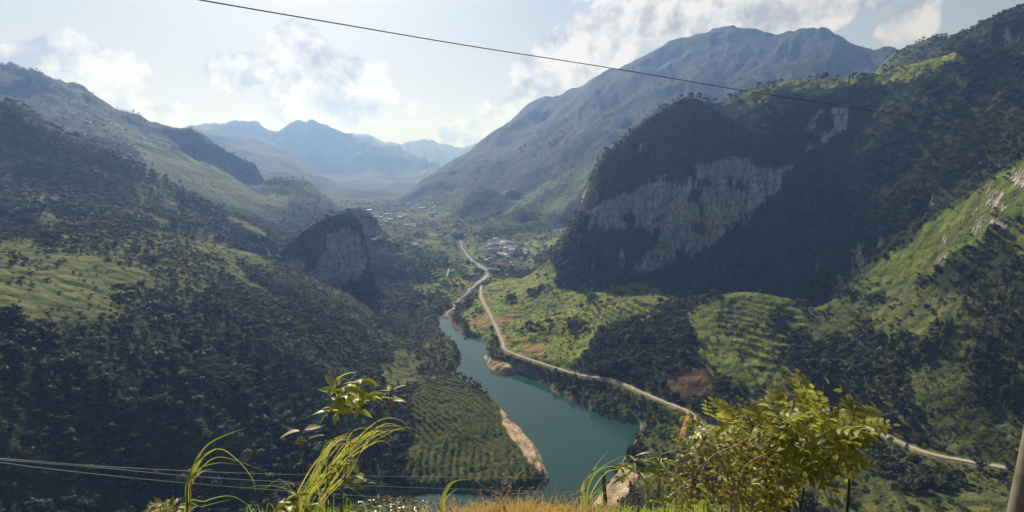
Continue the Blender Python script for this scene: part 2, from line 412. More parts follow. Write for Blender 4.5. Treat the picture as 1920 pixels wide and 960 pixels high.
# ---- lake, road, stream
def sub(rmin, rmax, pxmin, pxmax):
    i0 = max(0, int(np.searchsorted(ths, math.atan2((pxmin - 960) / F, 1.0)))); i1 = min(NT, int(np.searchsorted(ths, math.atan2((pxmax - 960) / F, 0.9))))
    j0 = int(np.searchsorted(vs, math.log(rmin))); j1 = int(np.searchsorted(vs, math.log(rmax)))
    return slice(i0, i1), slice(j0, j1)
LAKED = np.full(GZ.shape, 999.0, np.float32); ROADD = LAKED.copy(); RIVD = LAKED.copy()
def earthworks():
    s = sub(215, 960, 480, 1420)
    x, y = GX[s], GY[s]
    d, _ = dist_poly(x, y, smooth_line(np.vstack([LAKE, LAKE[:1]]), 3)[:-1], True)
    d = d + 0
    ins = in_poly(x, y, [tuple(p) for p in smooth_line(np.vstack([LAKE, LAKE[:1]]), 3)[:-1]])
    sd = np.where(ins, -d, d) + fbm(x / 14, y / 14, 3) * 5
    LAKED[s] = sd
    z = GZ[s]
    shore = ZW + np.where(sd < 0, 0.5 * sd - 0.3, 0.4 * sd + 0.15)
    lo = ZW + np.where(sd < 0, -40, np.minimum(0.42 * sd + 0.1, 7))
    hi = ZW + np.where(sd < 0, np.maximum(0.5 * sd - 0.2, -12), 1.1 * sd + 0.4)
    GZ[s] = np.clip(z, lo, np.maximum(hi, lo))
    # road bench
    s = sub(300, 900, 880, 2160)
    x, y = GX[s], GY[s]
    d, at = dist_poly(x, y, ROAD); rz = np.interp(at, np.arange(len(ROAD)), ROAD[:, 2])
    ROADD[s] = d
    w = 1 - sstep(4.0, 12, d); GZ[s] = GZ[s] * (1 - w) + rz * w
    # stream bed
    s = sub(600, 1500, 800, 1000)
    x, y = GX[s], GY[s]
    d, at = dist_poly(x, y, RIVER); rz = np.interp(at, np.arange(len(RIVER)), RIVER[:, 2])
    RIVD[s] = d
    w = 1 - sstep(6, 26, d); GZ[s] = GZ[s] * (1 - w) + rz * w
earthworks()

# ---- zones of ground cover, surveyed by bearing
NPX, NPY = project(GX, GY, GZ)
wob = fbm(GX / 25 + 3, GY / 25, 3) * 40 * np.clip(500 / RR, 0.15, 1.2); wob2 = fbm(GX / 25 - 30, GY / 25 + 8, 3) * 30 * np.clip(500 / RR, 0.15, 1.2)
def zone(poly, rmin, rmax, wobble=1.0):
    out = np.zeros(RR.shape, bool); xs = [p[0] for p in poly]
    i0 = max(0, int(np.searchsorted(ths, math.atan2((min(xs) - 60 - 960) / F, 0.9 if min(xs) < 900 else 1.12))) - 2); i1 = min(NT, int(np.searchsorted(ths, math.atan2((max(xs) + 60 - 960) / F, 0.9 if max(xs) > 1000 else 1.12))) + 2)
    j0 = int(np.searchsorted(vs, math.log(rmin))); j1 = int(np.searchsorted(vs, math.log(rmax))); s = (slice(i0, i1), slice(j0, j1))
    out[s] = in_poly(NPX[s] + wob[s] * wobble, NPY[s] + wob2[s] * wobble, poly)
    return out
Z_MEADOW = zone([(898,545),(925,522),(965,505),(1000,488),(1035,500),(1050,535),(1110,560),(1160,530),(1240,540),(1255,570),(1200,600),(1150,605),(1105,645),(1070,690),(1000,672),(955,655),(925,610)], 430, 900)
Z_MEADOW |= zone([(905,640),(945,600),(920,560),(890,560),(865,590),(880,610)], 500, 900)
Z_LITHILL = zone([(1325,560),(1380,545),(1440,546),(1500,562),(1512,620),(1525,690),(1480,720),(1400,730),(1340,690),(1300,650),(1290,590)], 400, 660)
Z_SPUR = zone([(1600,535),(1720,434),(1800,386),(1870,345),(1920,306),(2300,110),(2300,600),(1900,470),(1830,470),(1760,520),(1660,570)], 480, 660, 1.8)
Z_RLOW = zone([(1530,560),(1700,540),(1900,560),(2300,600),(2300,1000),(1330,1000),(1180,900),(1225,800),(1290,775),(1420,730)], 280, 640)
Z_LFIELD = zone([(-300,470),(60,465),(180,480),(330,535),(230,560),(200,600),(90,600),(-300,590)], 380, 640, 1.6)
Z_LFIELD |= zone([(350,455),(430,450),(520,480),(560,500),(500,500),(400,480)], 600, 760)
Z_LFIELD |= zone([(720,690),(760,650),(800,680),(780,720),(730,735)], 420, 640)
Z_LFIELD |= (RR > 560) & (RR < 980) & (ths[:, None] < -0.45) & (fbm(GX / 55 + 13, GY / 55 + 4, 4) > 0.13)
Z_SCRUB = (RR > 330) & (RR < 740) & (ths[:, None] < -0.12) & (fbm(GX / 70 + 63, GY / 70 + 21, 4) + 0.4 * fbm(GX / 18, GY / 18, 3) > 0.09)
Z_CROP = zone([(768,742),(812,708),(850,703),(905,735),(945,775),(1000,850),(1030,896),(990,922),(800,918),(765,880),(775,800)], 300, 600, 0.5)
Z_BANK = zone([(905,650),(955,655),(1010,675),(1150,712),(1290,772),(1330,805),(1230,830),(1195,800),(1110,772),(975,700),(915,690)], 330, 700, 0.4)
Z_BROW = zone([(1335,206),(1400,172),(1500,145),(1590,145),(1620,155),(1560,165),(1480,172),(1420,205),(1370,225)], 800, 1000)
Z_BROW |= zone([(1640,140),(1740,105),(1800,95),(1790,115),(1700,150),(1640,165)], 800, 960)
Z_TERR2 = zone([(1085,575),(1130,538),(1260,545),(1300,560),(1240,590),(1190,605),(1120,600)], 520, 740, 0.4)
Z_LRIDGE = zone([(230,250),(330,285),(400,300),(480,350),(540,370),(520,420),(440,400),(380,372),(300,335)], 1300, 2200)
Z_ROCK = zone([(1100,400),(1150,368),(1250,335),(1300,308),(1380,296),(1440,318),(1525,300),(1462,358),(1422,392),(1372,436),(1292,482),(1196,515),(1180,500),(1225,460),(1235,425),(1180,430),(1120,425)], 700, 860, 0.8)
Z_ROCK |= zone([(1475,285),(1535,205),(1595,175),(1585,245),(1520,285)], 780, 960, 0.8)
Z_ROCK |= zone([(610,440),(650,425),(676,438),(690,480),(672,525),(610,545),(560,522),(525,500),(545,480),(590,500),(610,470)], 760, 870, 0.7)
Z_ROCK |= zone([(1848,365),(1885,360),(1885,430),(1858,425)], 540, 640) | zone([(1885,318),(1990,250),(1990,345),(1900,345)], 540, 640)
Z_SOIL = zone([(1238,745),(1252,705),(1290,683),(1335,690),(1330,735),(1290,750)], 400, 520, 0.5)
Z_TAN = zone([(905,612),(960,605),(975,590),(920,585),(885,598),(880,610)], 500, 760, 0.5) | zone([(985,645),(1030,648),(1010,665),(970,662)], 480, 640, 0.4)
Z_SAND = zone([(905,668),(930,672),(985,690),(975,700),(945,706),(918,694)], 480, 640, 0.25) | zone([(936,765),(958,772),(995,815),(1020,855),(1034,900),(1012,890),(985,855),(950,810)], 300, 460, 0.25)
Z_SAND |= zone([(1100,960),(1160,880),(1185,870),(1195,890),(1150,960)], 270, 360, 0.3)
Z_TRACK = zone([(1288,776),(1294,778),(1285,808),(1282,826),(1266,826),(1276,806)], 330, 430, 0.1)
Z_VALLEY = zone([(700,405),(760,395),(860,400),(880,445),(960,440),(1080,425),(1075,470),(1010,505),(960,500),(925,515),(905,545),(850,570),(790,580),(760,520),(740,460)], 720, 2000)
Z_VILL = zone([(898,460),(930,448),(985,450),(1010,470),(985,495),(960,500),(900,500),(880,490)], 950, 1300, 0.3)
# terraces: stepped benches
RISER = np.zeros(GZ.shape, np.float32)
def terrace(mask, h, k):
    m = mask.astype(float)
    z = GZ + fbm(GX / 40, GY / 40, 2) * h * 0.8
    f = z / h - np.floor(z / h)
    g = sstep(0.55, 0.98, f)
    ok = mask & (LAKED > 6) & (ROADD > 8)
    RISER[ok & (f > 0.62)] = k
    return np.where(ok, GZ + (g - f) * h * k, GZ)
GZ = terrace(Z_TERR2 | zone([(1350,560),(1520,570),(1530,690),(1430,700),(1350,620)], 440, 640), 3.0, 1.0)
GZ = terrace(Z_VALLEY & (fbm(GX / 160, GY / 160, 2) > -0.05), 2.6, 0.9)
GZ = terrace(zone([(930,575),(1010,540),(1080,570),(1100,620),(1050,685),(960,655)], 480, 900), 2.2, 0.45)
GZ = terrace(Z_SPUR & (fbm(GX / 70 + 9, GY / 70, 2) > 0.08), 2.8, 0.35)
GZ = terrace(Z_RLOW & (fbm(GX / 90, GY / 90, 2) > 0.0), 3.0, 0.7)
# crop rows on the peninsula follow the contour
rows = np.sin((np.hypot(GX + 150, (GY - 330) * 1.15) + 9 * fbm(GX / 28, GY / 28, 3) + 22 * fbm(GX / 90 + 5, GY / 90, 2)) * 2 * math.pi / 5.6)
rows = rows - 1.2 * (fbm(GX / 9 + 3, GY / 9, 3) > 0.16)
GZ = np.where(Z_CROP & (LAKED > 4), GZ + 0.55 * rows, GZ)

# ---- steepness
dzr = np.gradient(GZ, axis=1) / np.gradient(RR, axis=1)
dzt = np.gradient(GZ, axis=0) / (np.gradient(ths)[:, None] * RR)
SLOPE = np.hypot(dzr, dzt)

# ---- ground colour (albedo) and vegetation density
def paint():
    QV0 = GZ / RR
    c = np.empty(GZ.shape + (3,), np.float32)
    def setc(m, rgb, var=0.25, sc=18.0, seed=0.0):
        if not m.any(): return
        n = 1 + var * 2 * fbm(GX[m] / sc + seed, GY[m] / sc, 3)
        c[m] = n[:, None] * np.array(rgb, np.float32)
    al = np.ones(GZ.shape, bool)
    setc(al, (0.030, 0.040, 0.016))
    far = RR > 1050
    setc(far, (0.034, 0.046, 0.018), 0.5, 90)
    g = (fbm(GX / 130 + 31, GY / 130, 4) > 0.02 + 0.10 * sstep(-0.03, 0.06, QV0)) & far & (RR < 2600)
    setc(g, (0.085, 0.115, 0.038), 0.4, 40)
    setc(g & (RR > 1900), (0.052, 0.066, 0.030), 0.4, 40)
    setc(Z_LRIDGE, (0.095, 0.12, 0.045), 0.3, 40)
    setc(Z_LFIELD, (0.098, 0.116, 0.034), 0.55, 12)
    grass = Z_MEADOW | Z_LITHILL | Z_SPUR | Z_BROW
    setc(grass, (0.148, 0.184, 0.036), 0.45, 9)
    setc(Z_LITHILL | Z_SPUR, (0.115, 0.142, 0.032), 0.45, 9)
    yel = grass & ~Z_LITHILL & ~Z_SPUR & (fbm(GX / 30 + 7, GY / 30, 4) > 0.06); setc(yel, (0.180, 0.200, 0.045), 0.35, 7)
    setc(Z_RLOW, (0.070, 0.085, 0.030), 0.5, 14)
    setc(Z_RLOW & (fbm(GX / 36 + 70, GY / 36, 4) > 0.03), (0.105, 0.118, 0.038), 0.4, 8)
    setc(Z_SCRUB & ~grass & ~Z_CROP & ~Z_LFIELD, (0.085, 0.095, 0.034), 0.5, 10)
    setc(Z_BANK, (0.060, 0.085, 0.026), 0.4, 8)
    setc(Z_CROP, (0.105, 0.130, 0.036), 0.3, 6)
    setc(Z_CROP & (rows < -0.2), (0.050, 0.058, 0.022), 0.3, 6)
    setc(Z_TERR2, (0.150, 0.180, 0.040), 0.3, 9)
    # valley fields: irregular plots
    wx = GX + fbm(GX / 60, GY / 60, 2) * 40; wy = GY + fbm(GX / 60 + 9, GY / 60, 2) * 40
    cell = _tab[np.floor(wx / 26).astype(int) & 255, np.floor(wy / 34).astype(int) & 255]
    setc(Z_VALLEY & (cell < 0.45), (0.070, 0.092, 0.034), 0.3, 12)
    setc(Z_VALLEY & (cell >= 0.45), (0.100, 0.135, 0.038), 0.3, 12)
    setc(Z_VALLEY & (cell > 0.88), (0.16, 0.20, 0.035), 0.2, 12)
    setc(Z_VALLEY & (cell > 0.95), (0.12, 0.10, 0.06), 0.2, 12)
    for poly, rgb in (([(842,522),(862,518),(885,527),(872,532),(845,532)], (0.33, 0.30, 0.03)), ([(800,520),(842,520),(845,533),(815,534)], (0.13, 0.27, 0.03)),
                      ([(868,490),(882,495),(888,506),(866,508)], (0.22, 0.30, 0.03)), ([(978,480),(1004,474),(1002,490),(985,494)], (0.27, 0.30, 0.035)),
                      ([(918,576),(942,566),(948,586),(925,592)], (0.13, 0.27, 0.04)), ([(980,455),(1000,448),(1015,460),(995,470)], (0.18, 0.25, 0.04)),
                      ([(830,470),(855,476),(870,500),(850,508),(825,490)], (0.10, 0.125, 0.045)), ([(1028,452),(1050,445),(1048,458),(1025,464)], (0.17, 0.24, 0.04)),
                      ([(1100,585),(1125,560),(1160,548),(1150,575),(1120,600)], (0.18, 0.20, 0.04)), ([(1040,605),(1090,585),(1075,615),(1040,630)], (0.16, 0.20, 0.035))):
        setc(zone(poly, 560, 1500, 0.15), rgb, 0.15, 10)
    setc(Z_VILL & (cell > 0.45), (0.17, 0.16, 0.12), 0.4, 10)
    setc(Z_SOIL, (0.105, 0.066, 0.040), 0.4, 5)
    setc(Z_TAN, (0.24, 0.17, 0.085), 0.3, 6)
    # bare rock and shore
    sh = (LAKED < 2.2 + 7 * fbm(GX / 12, GY / 12, 3)) & (LAKED > -30) & ~Z_CROP
    setc(sh, (0.17, 0.14, 0.105), 0.6, 5)
    setc(Z_SAND & (LAKED < 30), (0.40, 0.30, 0.21), 0.35, 5)
    setc(Z_TRACK, (0.46, 0.25, 0.11), 0.15, 4)
    setc(RIVD < 9 + 6 * fbm(GX / 12, GY / 12, 3), (0.105, 0.098, 0.078), 0.5, 6)
    setc(ROADD < 3.6, (0.22, 0.19, 0.12), 0.3, 4)
    hole = fbm(TT * RR / 22 + 4, GZ / 16, 4) + 0.6 * fbm(TT * RR / 70, GZ / 50 + 8, 2)
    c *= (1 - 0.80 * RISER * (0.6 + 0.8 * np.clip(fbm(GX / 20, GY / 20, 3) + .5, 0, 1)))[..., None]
    rock = (Z_ROCK & (hole > np.where(NPX > 1465, 0.02, np.where(NPX < 800, -0.3, -0.13)))) | ((SLOPE > 2.2) & (RR > 500) & (RR < 1050) & (fbm(GX / 20, GY / 20, 3) > 0.12))
    setc(rock, (0.36, 0.325, 0.305), 0.15, 14)
    setc(RR < 12, (0.13, 0.10, 0.06), 0.3, 0.5)
    return c, rock
GCOL, ROCK = paint()

# ------------------------------------------------------------------ sampling the ground
def ground(x, y, arr=None):
    x = np.asarray(x, float); y = np.asarray(y, float)
    f = (np.arctan2(x, y) - T0) / (T1 - T0) * (NT - 1); g = v_index(0.5 * np.log(x * x + y * y))
    f = np.clip(f, 0, NT - 1.001); i = f.astype(int); j = g.astype(int); f -= i; g -= j
    A = GZ if arr is None else arr
    return (A[i, j] * (1 - f) + A[i + 1, j] * f) * (1 - g) + (A[i, j + 1] * (1 - f) + A[i + 1, j + 1] * f) * g
def cell_of(x, y):
    f = np.round((np.arctan2(x, y) - T0) / (T1 - T0) * (NT - 1)).astype(int); g = np.round(v_index(0.5 * np.log(x * x + y * y))).astype(int)
    return np.clip(f, 0, NT - 1), np.clip(g, 0, NV - 1)
QV = GZ / RR
def spot(px, py, rmin=30):
    """the point of ground that the eye meets along a bearing"""
    th, q = bearing(px, py)
    i = int(np.clip(round((th - T0) / (T1 - T0) * (NT - 1)), 0, NT - 1)); j0 = int(np.searchsorted(vs, math.log(rmin)))
    k = np.nonzero(QV[i, j0:] >= q)[0]
    j = j0 + (k[0] if len(k) else NV - 1 - j0)
    r = math.exp(vs[j]); return r * math.sin(th), r * math.cos(th), float(GZ[i, j])
jv = int(np.searchsorted(vs, math.log(30)))
RUNMAX = np.maximum.accumulate(np.where(np.arange(NV)[None, :] >= jv, QV, -9), axis=1)
jv = 0
HIDE = RUNMAX - QV          # > 0: behind something

# ------------------------------------------------------------------ ground meshes
def mesh_obj(name, verts, faces, mat=None, parent=None, smooth=False, normals=None):
    me = bpy.data.meshes.new(name)
    verts = np.asarray(verts, np.float32)
    faces = np.asarray(faces)
    me.vertices.add(len(verts)); me.vertices.foreach_set('co', verts.ravel())
    k = faces.shape[1]
    me.loops.add(faces.size); me.loops.foreach_set('vertex_index', faces.ravel().astype(np.int32))
    me.polygons.add(len(faces)); me.polygons.foreach_set('loop_start', np.arange(0, faces.size, k, dtype=np.int32))
    if smooth: me.polygons.foreach_set('use_smooth', np.ones(len(faces), bool))
    me.update(calc_edges=True)
    if mat: me.materials.append(mat)
    o = bpy.data.objects.new(name, me); COL.objects.link(o)
    if parent: o.parent = parent
    return o

NR = 860
def build_ground(mat):
    wr = np.interp(np.exp(vs), [0, 2, 150, 210, 260, 1150, 2400, 4000, 9600], [0.5, 0.25, 0.25, 0.5, 1.0, 1.0, 0.8, 0.6, 0.4])
    Vn = np.empty((NT, NR)); 
    ds = np.sqrt(np.diff(RR, axis=1) ** 2 + (0.8 * np.diff(GZ, axis=1)) ** 2) / RR[:, 1:] * wr[1:]
    S = np.concatenate([np.zeros((NT, 1)), np.cumsum(ds, 1)], 1); S /= S[:, -1:]
    # neighbouring bearings share their sampling so that the net stays even
    k = 15; pad = np.pad(S, ((k, k), (0, 0)), 'edge'); cs = np.cumsum(np.vstack([np.zeros((1, NV)), pad]), 0)
    S = (cs[2 * k + 1:] - cs[:-2 * k - 1]) / (2 * k + 1)
    u = np.linspace(0, 1, NR)
    for i in range(NT): Vn[i] = np.interp(u, S[i], vs)
    g = v_index(Vn); j = g.astype(int); t = g - j
    take = lambda A: np.take_along_axis(A, j, 1) * (1 - t) + np.take_along_axis(A, j + 1, 1) * t
    z = take(GZ); r = np.exp(Vn); th = ths[:, None]
    X = r * np.sin(th); Y = r * np.cos(th)
    col = np.stack([take(GCOL[..., k]) for k in range(3)] + [take(ROCK.astype(np.float32))], -1)
    P = np.stack([X, Y, z], -1)
    # vertex normals over the whole ground
    a = P[1:, 1:] - P[:-1, :-1]; b = P[:-1, 1:] - P[1:, :-1]
    fn = np.cross(a, b); fn *= np.sign(fn[..., 2:3] + 1e-12)
    vn = np.zeros_like(P); vn[:-1, :-1] += fn; vn[1:, :-1] += fn; vn[:-1, 1:] += fn; vn[1:, 1:] += fn
    vn /= np.linalg.norm(vn, axis=-1, keepdims=True) + 1e-12
    idx = np.arange(NT * NR).reshape(NT, NR)
    quads = np.stack([idx[:-1, :-1], idx[1:, :-1], idx[1:, 1:], idx[:-1, 1:]], -1)
    rc = 0.25 * (r[:-1, :-1] + r[1:, :-1] + r[1:, 1:] + r[:-1, 1:]); tc = 0.5 * (ths[:-1] + ths[1:])[:, None] * np.ones_like(rc)
    thp = lambda px: math.atan2((px - 960) / F, 1.0)
    foot = np.interp(tc, [thp(p) for p in (1010, 1060, 1130, 1200, 1330, 1420, 1600, 2200)], [790, 742, 724, 738, 745, 712, 700, 690])
    reg = np.zeros(rc.shape, int)
    reg[(rc > foot) & (rc < 1090) & (tc > thp(1015))] = 1
    reg[(rc > 742) & (rc < 900) & (tc > thp(505)) & (tc < thp(752))] = 2
    reg[(rc > 905) & (rc <= 1260) & (tc < thp(735))] = 3
    reg[(rc > 1260) & (rc <= 3400) & (tc < thp(676))] = 4
    reg[(rc >= 1090) & (tc > thp(1015)) & (rc < 1500) & (tc > thp(1600))] = 5
    reg[(rc > 1560) & (rc <= 3900) & (reg == 0)] = 6
    reg[rc > 3400] = np.where(tc[rc > 3400] < thp(850), 7, 6)
    names = ['terrain', 'cliff_mountain', 'pinnacle_hill', 'left_hill', 'left_mountain', 'right_mountain', 'valley_mountain', 'far_mountains']
    fq = quads.reshape(-1, 4); fr = reg.ravel(); Pf = P.reshape(-1, 3); nf = vn.reshape(-1, 3); cf = col.reshape(-1, 4)
    for k, nm in enumerate(names):
        q = fq[fr == k]
        if not len(q): continue
        used, inv = np.unique(q, return_inverse=True)
        o = mesh_obj(nm, Pf[used], inv.reshape(-1, 4), mat, smooth=True)
        me = o.data
        at = me.attributes.new('ground', 'FLOAT_COLOR', 'POINT'); at.data.foreach_set('color', cf[used].astype(np.float32).ravel())
        me.normals_split_custom_set_from_vertices(nf[used].tolist())
        o['kind'] = 'structure'

# ------------------------------------------------------------------ materials
def material(name):
    m = bpy.data.materials.new(name); m.use_nodes = True
    return (m,) + new_nodes(m.node_tree)
def simple(name, rgb, rough=0.8, var=0.25, scale=3.0, spec=0.2, bump=0.0, metallic=0.0):
    m, N, L, M, mix = material(name)
    out = N('ShaderNodeOutputMaterial'); b = N('ShaderNodeBsdfPrincipled')
    tc = N('ShaderNodeTexCoord'); n = N('ShaderNodeTexNoise', ins={'Scale': scale, 'Detail': 6, 'Roughness': 0.6}); L(tc.outputs['Object'], n.inputs['Vector'])
    f = M('MULTIPLY_ADD', n.outputs['Fac'], 2 * var, 1 - var)
    c = mix(1.0, rgb, (1, 1, 1), 'MULTIPLY'); cc = N('ShaderNodeVectorMath', operation='SCALE'); L(c, cc.inputs[0]); L(f, cc.inputs['Scale'])
    L(cc.outputs[0], b.inputs['Base Color']); b.inputs['Roughness'].default_value = rough; b.inputs['Specular IOR Level'].default_value = spec; b.inputs['Metallic'].default_value = metallic
    if bump:
        bp = N('ShaderNodeBump', ins={'Strength': bump, 'Distance': 0.05}); L(n.outputs['Fac'], bp.inputs['Height']); L(bp.outputs[0], b.inputs['Normal'])
    L(b.outputs[0], out.inputs[0]); return m
def leaf_mat(name, rgb, trans=0.4, hue_var=0.35, tr_rgb=None, spec=0.25, rough=0.55):
    """leaf: reflects from the top, glows when lit from behind; each plant differs a little"""
    m, N, L, M, mix = material(name)
    out = N('ShaderNodeOutputMaterial'); b = N('ShaderNodeBsdfPrincipled'); t = N('ShaderNodeBsdfTranslucent'); ms = N('ShaderNodeMixShader')
    oi = N('ShaderNodeObjectInfo'); geo = N('ShaderNodeNewGeometry')
    n = N('ShaderNodeTexNoise', ins={'Scale': 0.02, 'Detail': 3}); L(geo.outputs['Position'], n.inputs['Vector'])
    k = M('ADD', M('MULTIPLY', oi.outputs['Random'], 1.2 * hue_var), M('MULTIPLY_ADD', n.outputs['Fac'], 1.2 * hue_var, 1 - 1.2 * hue_var))
    k = M('ADD', k, M('MULTIPLY_ADD', geo.outputs['Random Per Island'], 0.5 * hue_var, -0.25 * hue_var))
    warm = mix(M('MULTIPLY', oi.outputs['Random'], 0.55), rgb, (rgb[0] * 1.5, rgb[1] * 1.15, rgb[2] * 0.9))
    n3 = N('ShaderNodeTexNoise', ins={'Scale': 0.035, 'Detail': 4}); L(geo.outputs['Position'], n3.inputs['Vector'])
    st_ = N('ShaderNodeMapRange', interpolation_type='SMOOTHSTEP', ins={1: 0.45, 2: 0.65, 4: 0.8}); L(n3.outputs['Fac'], st_.inputs[0])
    warm = mix(st_.outputs[0], warm, (rgb[0] * 2.1, rgb[1] * 1.75, rgb[2] * 1.5))
    sc = N('ShaderNodeVectorMath', operation='SCALE'); L(warm, sc.inputs[0]); L(k, sc.inputs['Scale'])
    L(sc.outputs[0], b.inputs['Base Color']); b.inputs['Roughness'].default_value = rough; b.inputs['Specular IOR Level'].default_value = spec
    tr = tr_rgb or (rgb[0] * 1.5, rgb[1] * 1.5, rgb[2] * 0.8)
    sc2 = N('ShaderNodeVectorMath', operation='SCALE'); sc2.inputs[0].default_value = tr; L(k, sc2.inputs['Scale']); L(sc2.outputs[0], t.inputs[0])
    ms.inputs[0].default_value = trans; L(b.outputs[0], ms.inputs[1]); L(t.outputs[0], ms.inputs[2]); L(ms.outputs[0], out.inputs[0])
    return m

def ground_material():
    m, N, L, M, mix = material('ground')
    out = N('ShaderNodeOutputMaterial'); b = N('ShaderNodeBsdfPrincipled')
    at = N('ShaderNodeAttribute', attribute_name='ground'); geo = N('ShaderNodeNewGeometry')
    pos = geo.outputs['Position']
    def noise(scale, det, rough=0.6, stretch=None):
        v = pos
        if stretch:
            mp = N('ShaderNodeMapping'); mp.inputs['Scale'].default_value = stretch; L(pos, mp.inputs[0]); v = mp.outputs[0]
        n = N('ShaderNodeTexNoise', ins={'Scale': scale, 'Detail': det, 'Roughness': rough}); L(v, n.inputs['Vector']); return n.outputs['Fac']
    n1 = noise(0.35, 6, 0.65); n2 = noise(0.05, 5, 0.6)
    k = M('MULTIPLY', M('MULTIPLY_ADD', n1, 1.5, 0.25), M('MULTIPLY_ADD', n2, 1.1, 0.45))
    sc = N('ShaderNodeVectorMath', operation='SCALE'); L(at.outputs['Color'], sc.inputs[0]); L(k, sc.inputs['Scale'])
    dry = noise(0.11, 5); mr = N('ShaderNodeMapRange', ins={1: 0.5, 2: 0.75, 3: 0.0, 4: 0.35}); L(dry, mr.inputs[0])
    tint = mix(1.0, sc.outputs[0], (1.35, 1.05, 0.85), 'MULTIPLY')
    gcol = mix(mr.outputs[0], sc.outputs[0], tint)
    # limestone: vertical water stains, ledges, rusty patches
    st = noise(1.0, 6, 0.65, (0.22, 0.22, 0.022)); st2 = noise(1.0, 5, 0.6, (0.05, 0.05, 0.012)); led = noise(1.0, 4, 0.5, (0.03, 0.03, 0.30)); fine = noise(0.8, 6, 0.7)
    mr1 = N('ShaderNodeMapRange', interpolation_type='SMOOTHSTEP', ins={1: 0.36, 2: 0.60}); L(M('ADD', M('MULTIPLY', st, 0.6), M('MULTIPLY', st2, 0.4)), mr1.inputs[0])
    rcol = mix(mr1.outputs[0], (0.24, 0.23, 0.22), (0.70, 0.66, 0.63))
    mr3 = N('ShaderNodeMapRange', interpolation_type='SMOOTHSTEP', ins={1: 0.50, 2: 0.66, 4: 0.6}); L(st2, mr3.inputs[0])
    rcol = mix(mr3.outputs[0], rcol, (0.42, 0.31, 0.25))
    mpc = N('ShaderNodeMapping'); mpc.inputs['Scale'].default_value = (0.11, 0.11, 0.045)
    wv = N('ShaderNodeVectorMath', operation='ADD'); nw = N('ShaderNodeTexNoise', ins={'Scale': 0.12, 'Detail': 4}); L(pos, nw.inputs['Vector'])
    sw_ = N('ShaderNodeVectorMath', operation='SCALE'); L(nw.outputs['Color'], sw_.inputs[0]); sw_.inputs['Scale'].default_value = 9.0
    L(pos, wv.inputs[0]); L(sw_.outputs[0], wv.inputs[1]); L(wv.outputs[0], mpc.inputs[0])
    vc = N('ShaderNodeTexVoronoi', feature='DISTANCE_TO_EDGE', ins={'Scale': 1.0}); L(mpc.outputs[0], vc.inputs['Vector'])
    crk = N('ShaderNodeMapRange', interpolation_type='SMOOTHSTEP', ins={1: 0.0, 2: 0.09, 3: 0.45, 4: 1.0}); L(vc.outputs['Distance'], crk.inputs[0])
    rk = M('MULTIPLY', crk.outputs[0], M('MULTIPLY', M('MULTIPLY_ADD', led, 1.0, 0.5), M('MULTIPLY_ADD', fine, 1.0, 0.5)))
    rs = N('ShaderNodeVectorMath', operation='SCALE'); L(rcol, rs.inputs[0]); L(rk, rs.inputs['Scale'])
    mr4 = N('ShaderNodeMapRange', interpolation_type='SMOOTHSTEP', ins={1: 0.35, 2: 0.65}); L(M('ADD', at.outputs['Alpha'], M('MULTIPLY_ADD', fine, 0.5, -0.25)), mr4.inputs[0])
    col = mix(mr4.outputs[0], gcol, rs.outputs[0])
    L(col, b.inputs['Base Color']); b.inputs['Roughness'].default_value = 0.95; b.inputs['Specular IOR Level'].default_value = 0.08
    # canopy / tussock relief, rock relief
    vor = N('ShaderNodeTexVoronoi', ins={'Scale': 0.11, 'Randomness': 1.0}); L(pos, vor.inputs['Vector'])
    vor2 = N('ShaderNodeTexVoronoi', ins={'Scale': 0.7}); L(pos, vor2.inputs['Vector'])
    hgt = M('ADD', M('MULTIPLY', vor.outputs['Distance'], -3.0), M('ADD', M('MULTIPLY', n1, 1.2), M('MULTIPLY', vor2.outputs['Distance'], -0.5)))
    hr = M('ADD', M('MULTIPLY', st, 5.0), M('ADD', M('MULTIPLY', led, 3.0), M('ADD', M('MULTIPLY', crk.outputs[0], 2.0), M('MULTIPLY', fine, 1.6))))
    mh = N('ShaderNodeMix', data_type='FLOAT'); L(mr4.outputs[0], mh.inputs[0]); L(hgt, mh.inputs[2]); L(hr, mh.inputs[3])
    bp = N('ShaderNodeBump', ins={'Strength': 0.8, 'Distance': 1.0}); L(mh.outputs[0], bp.inputs['Height']); L(bp.outputs[0], b.inputs['Normal'])
    L(b.outputs[0], out.inputs[0]); return m
MAT_GROUND = ground_material()
build_ground(MAT_GROUND)

def water_material(name, rgb, rough, bump, scale):
    m, N, L, M, mix = material(name)
    out = N('ShaderNodeOutputMaterial'); b = N('ShaderNodeBsdfPrincipled'); geo = N('ShaderNodeNewGeometry')
    n = N('ShaderNodeTexNoise', ins={'Scale': scale, 'Detail': 4, 'Roughness': 0.55}); L(geo.outputs['Position'], n.inputs['Vector'])
    n2 = N('ShaderNodeTexNoise', ins={'Scale': 0.016, 'Detail': 5, 'Distortion': 1.2}); L(geo.outputs['Position'], n2.inputs['Vector'])
    c = mix(n2.outputs['Fac'], rgb, tuple(v * 1.45 for v in rgb)); L(c, b.inputs['Base Color'])
    r = M('MULTIPLY_ADD', n2.outputs['Fac'], 0.10, rough); L(r, b.inputs['Roughness']); b.inputs['IOR'].default_value = 1.33
    bp = N('ShaderNodeBump', ins={'Strength': bump, 'Distance': 0.3}); L(n.outputs['Fac'], bp.inputs['Height']); L(bp.outputs[0], b.inputs['Normal'])
    L(b.outputs[0], out.inputs[0]); return m
def ngon(name, pts2, z, mat):
    me = bpy.data.meshes.new(name); me.from_pydata([(x, y, z) for x, y in pts2], [], [list(range(len(pts2)))]); me.update(); me.materials.append(mat)
    o = bpy.data.objects.new(name, me); COL.objects.link(o); return o
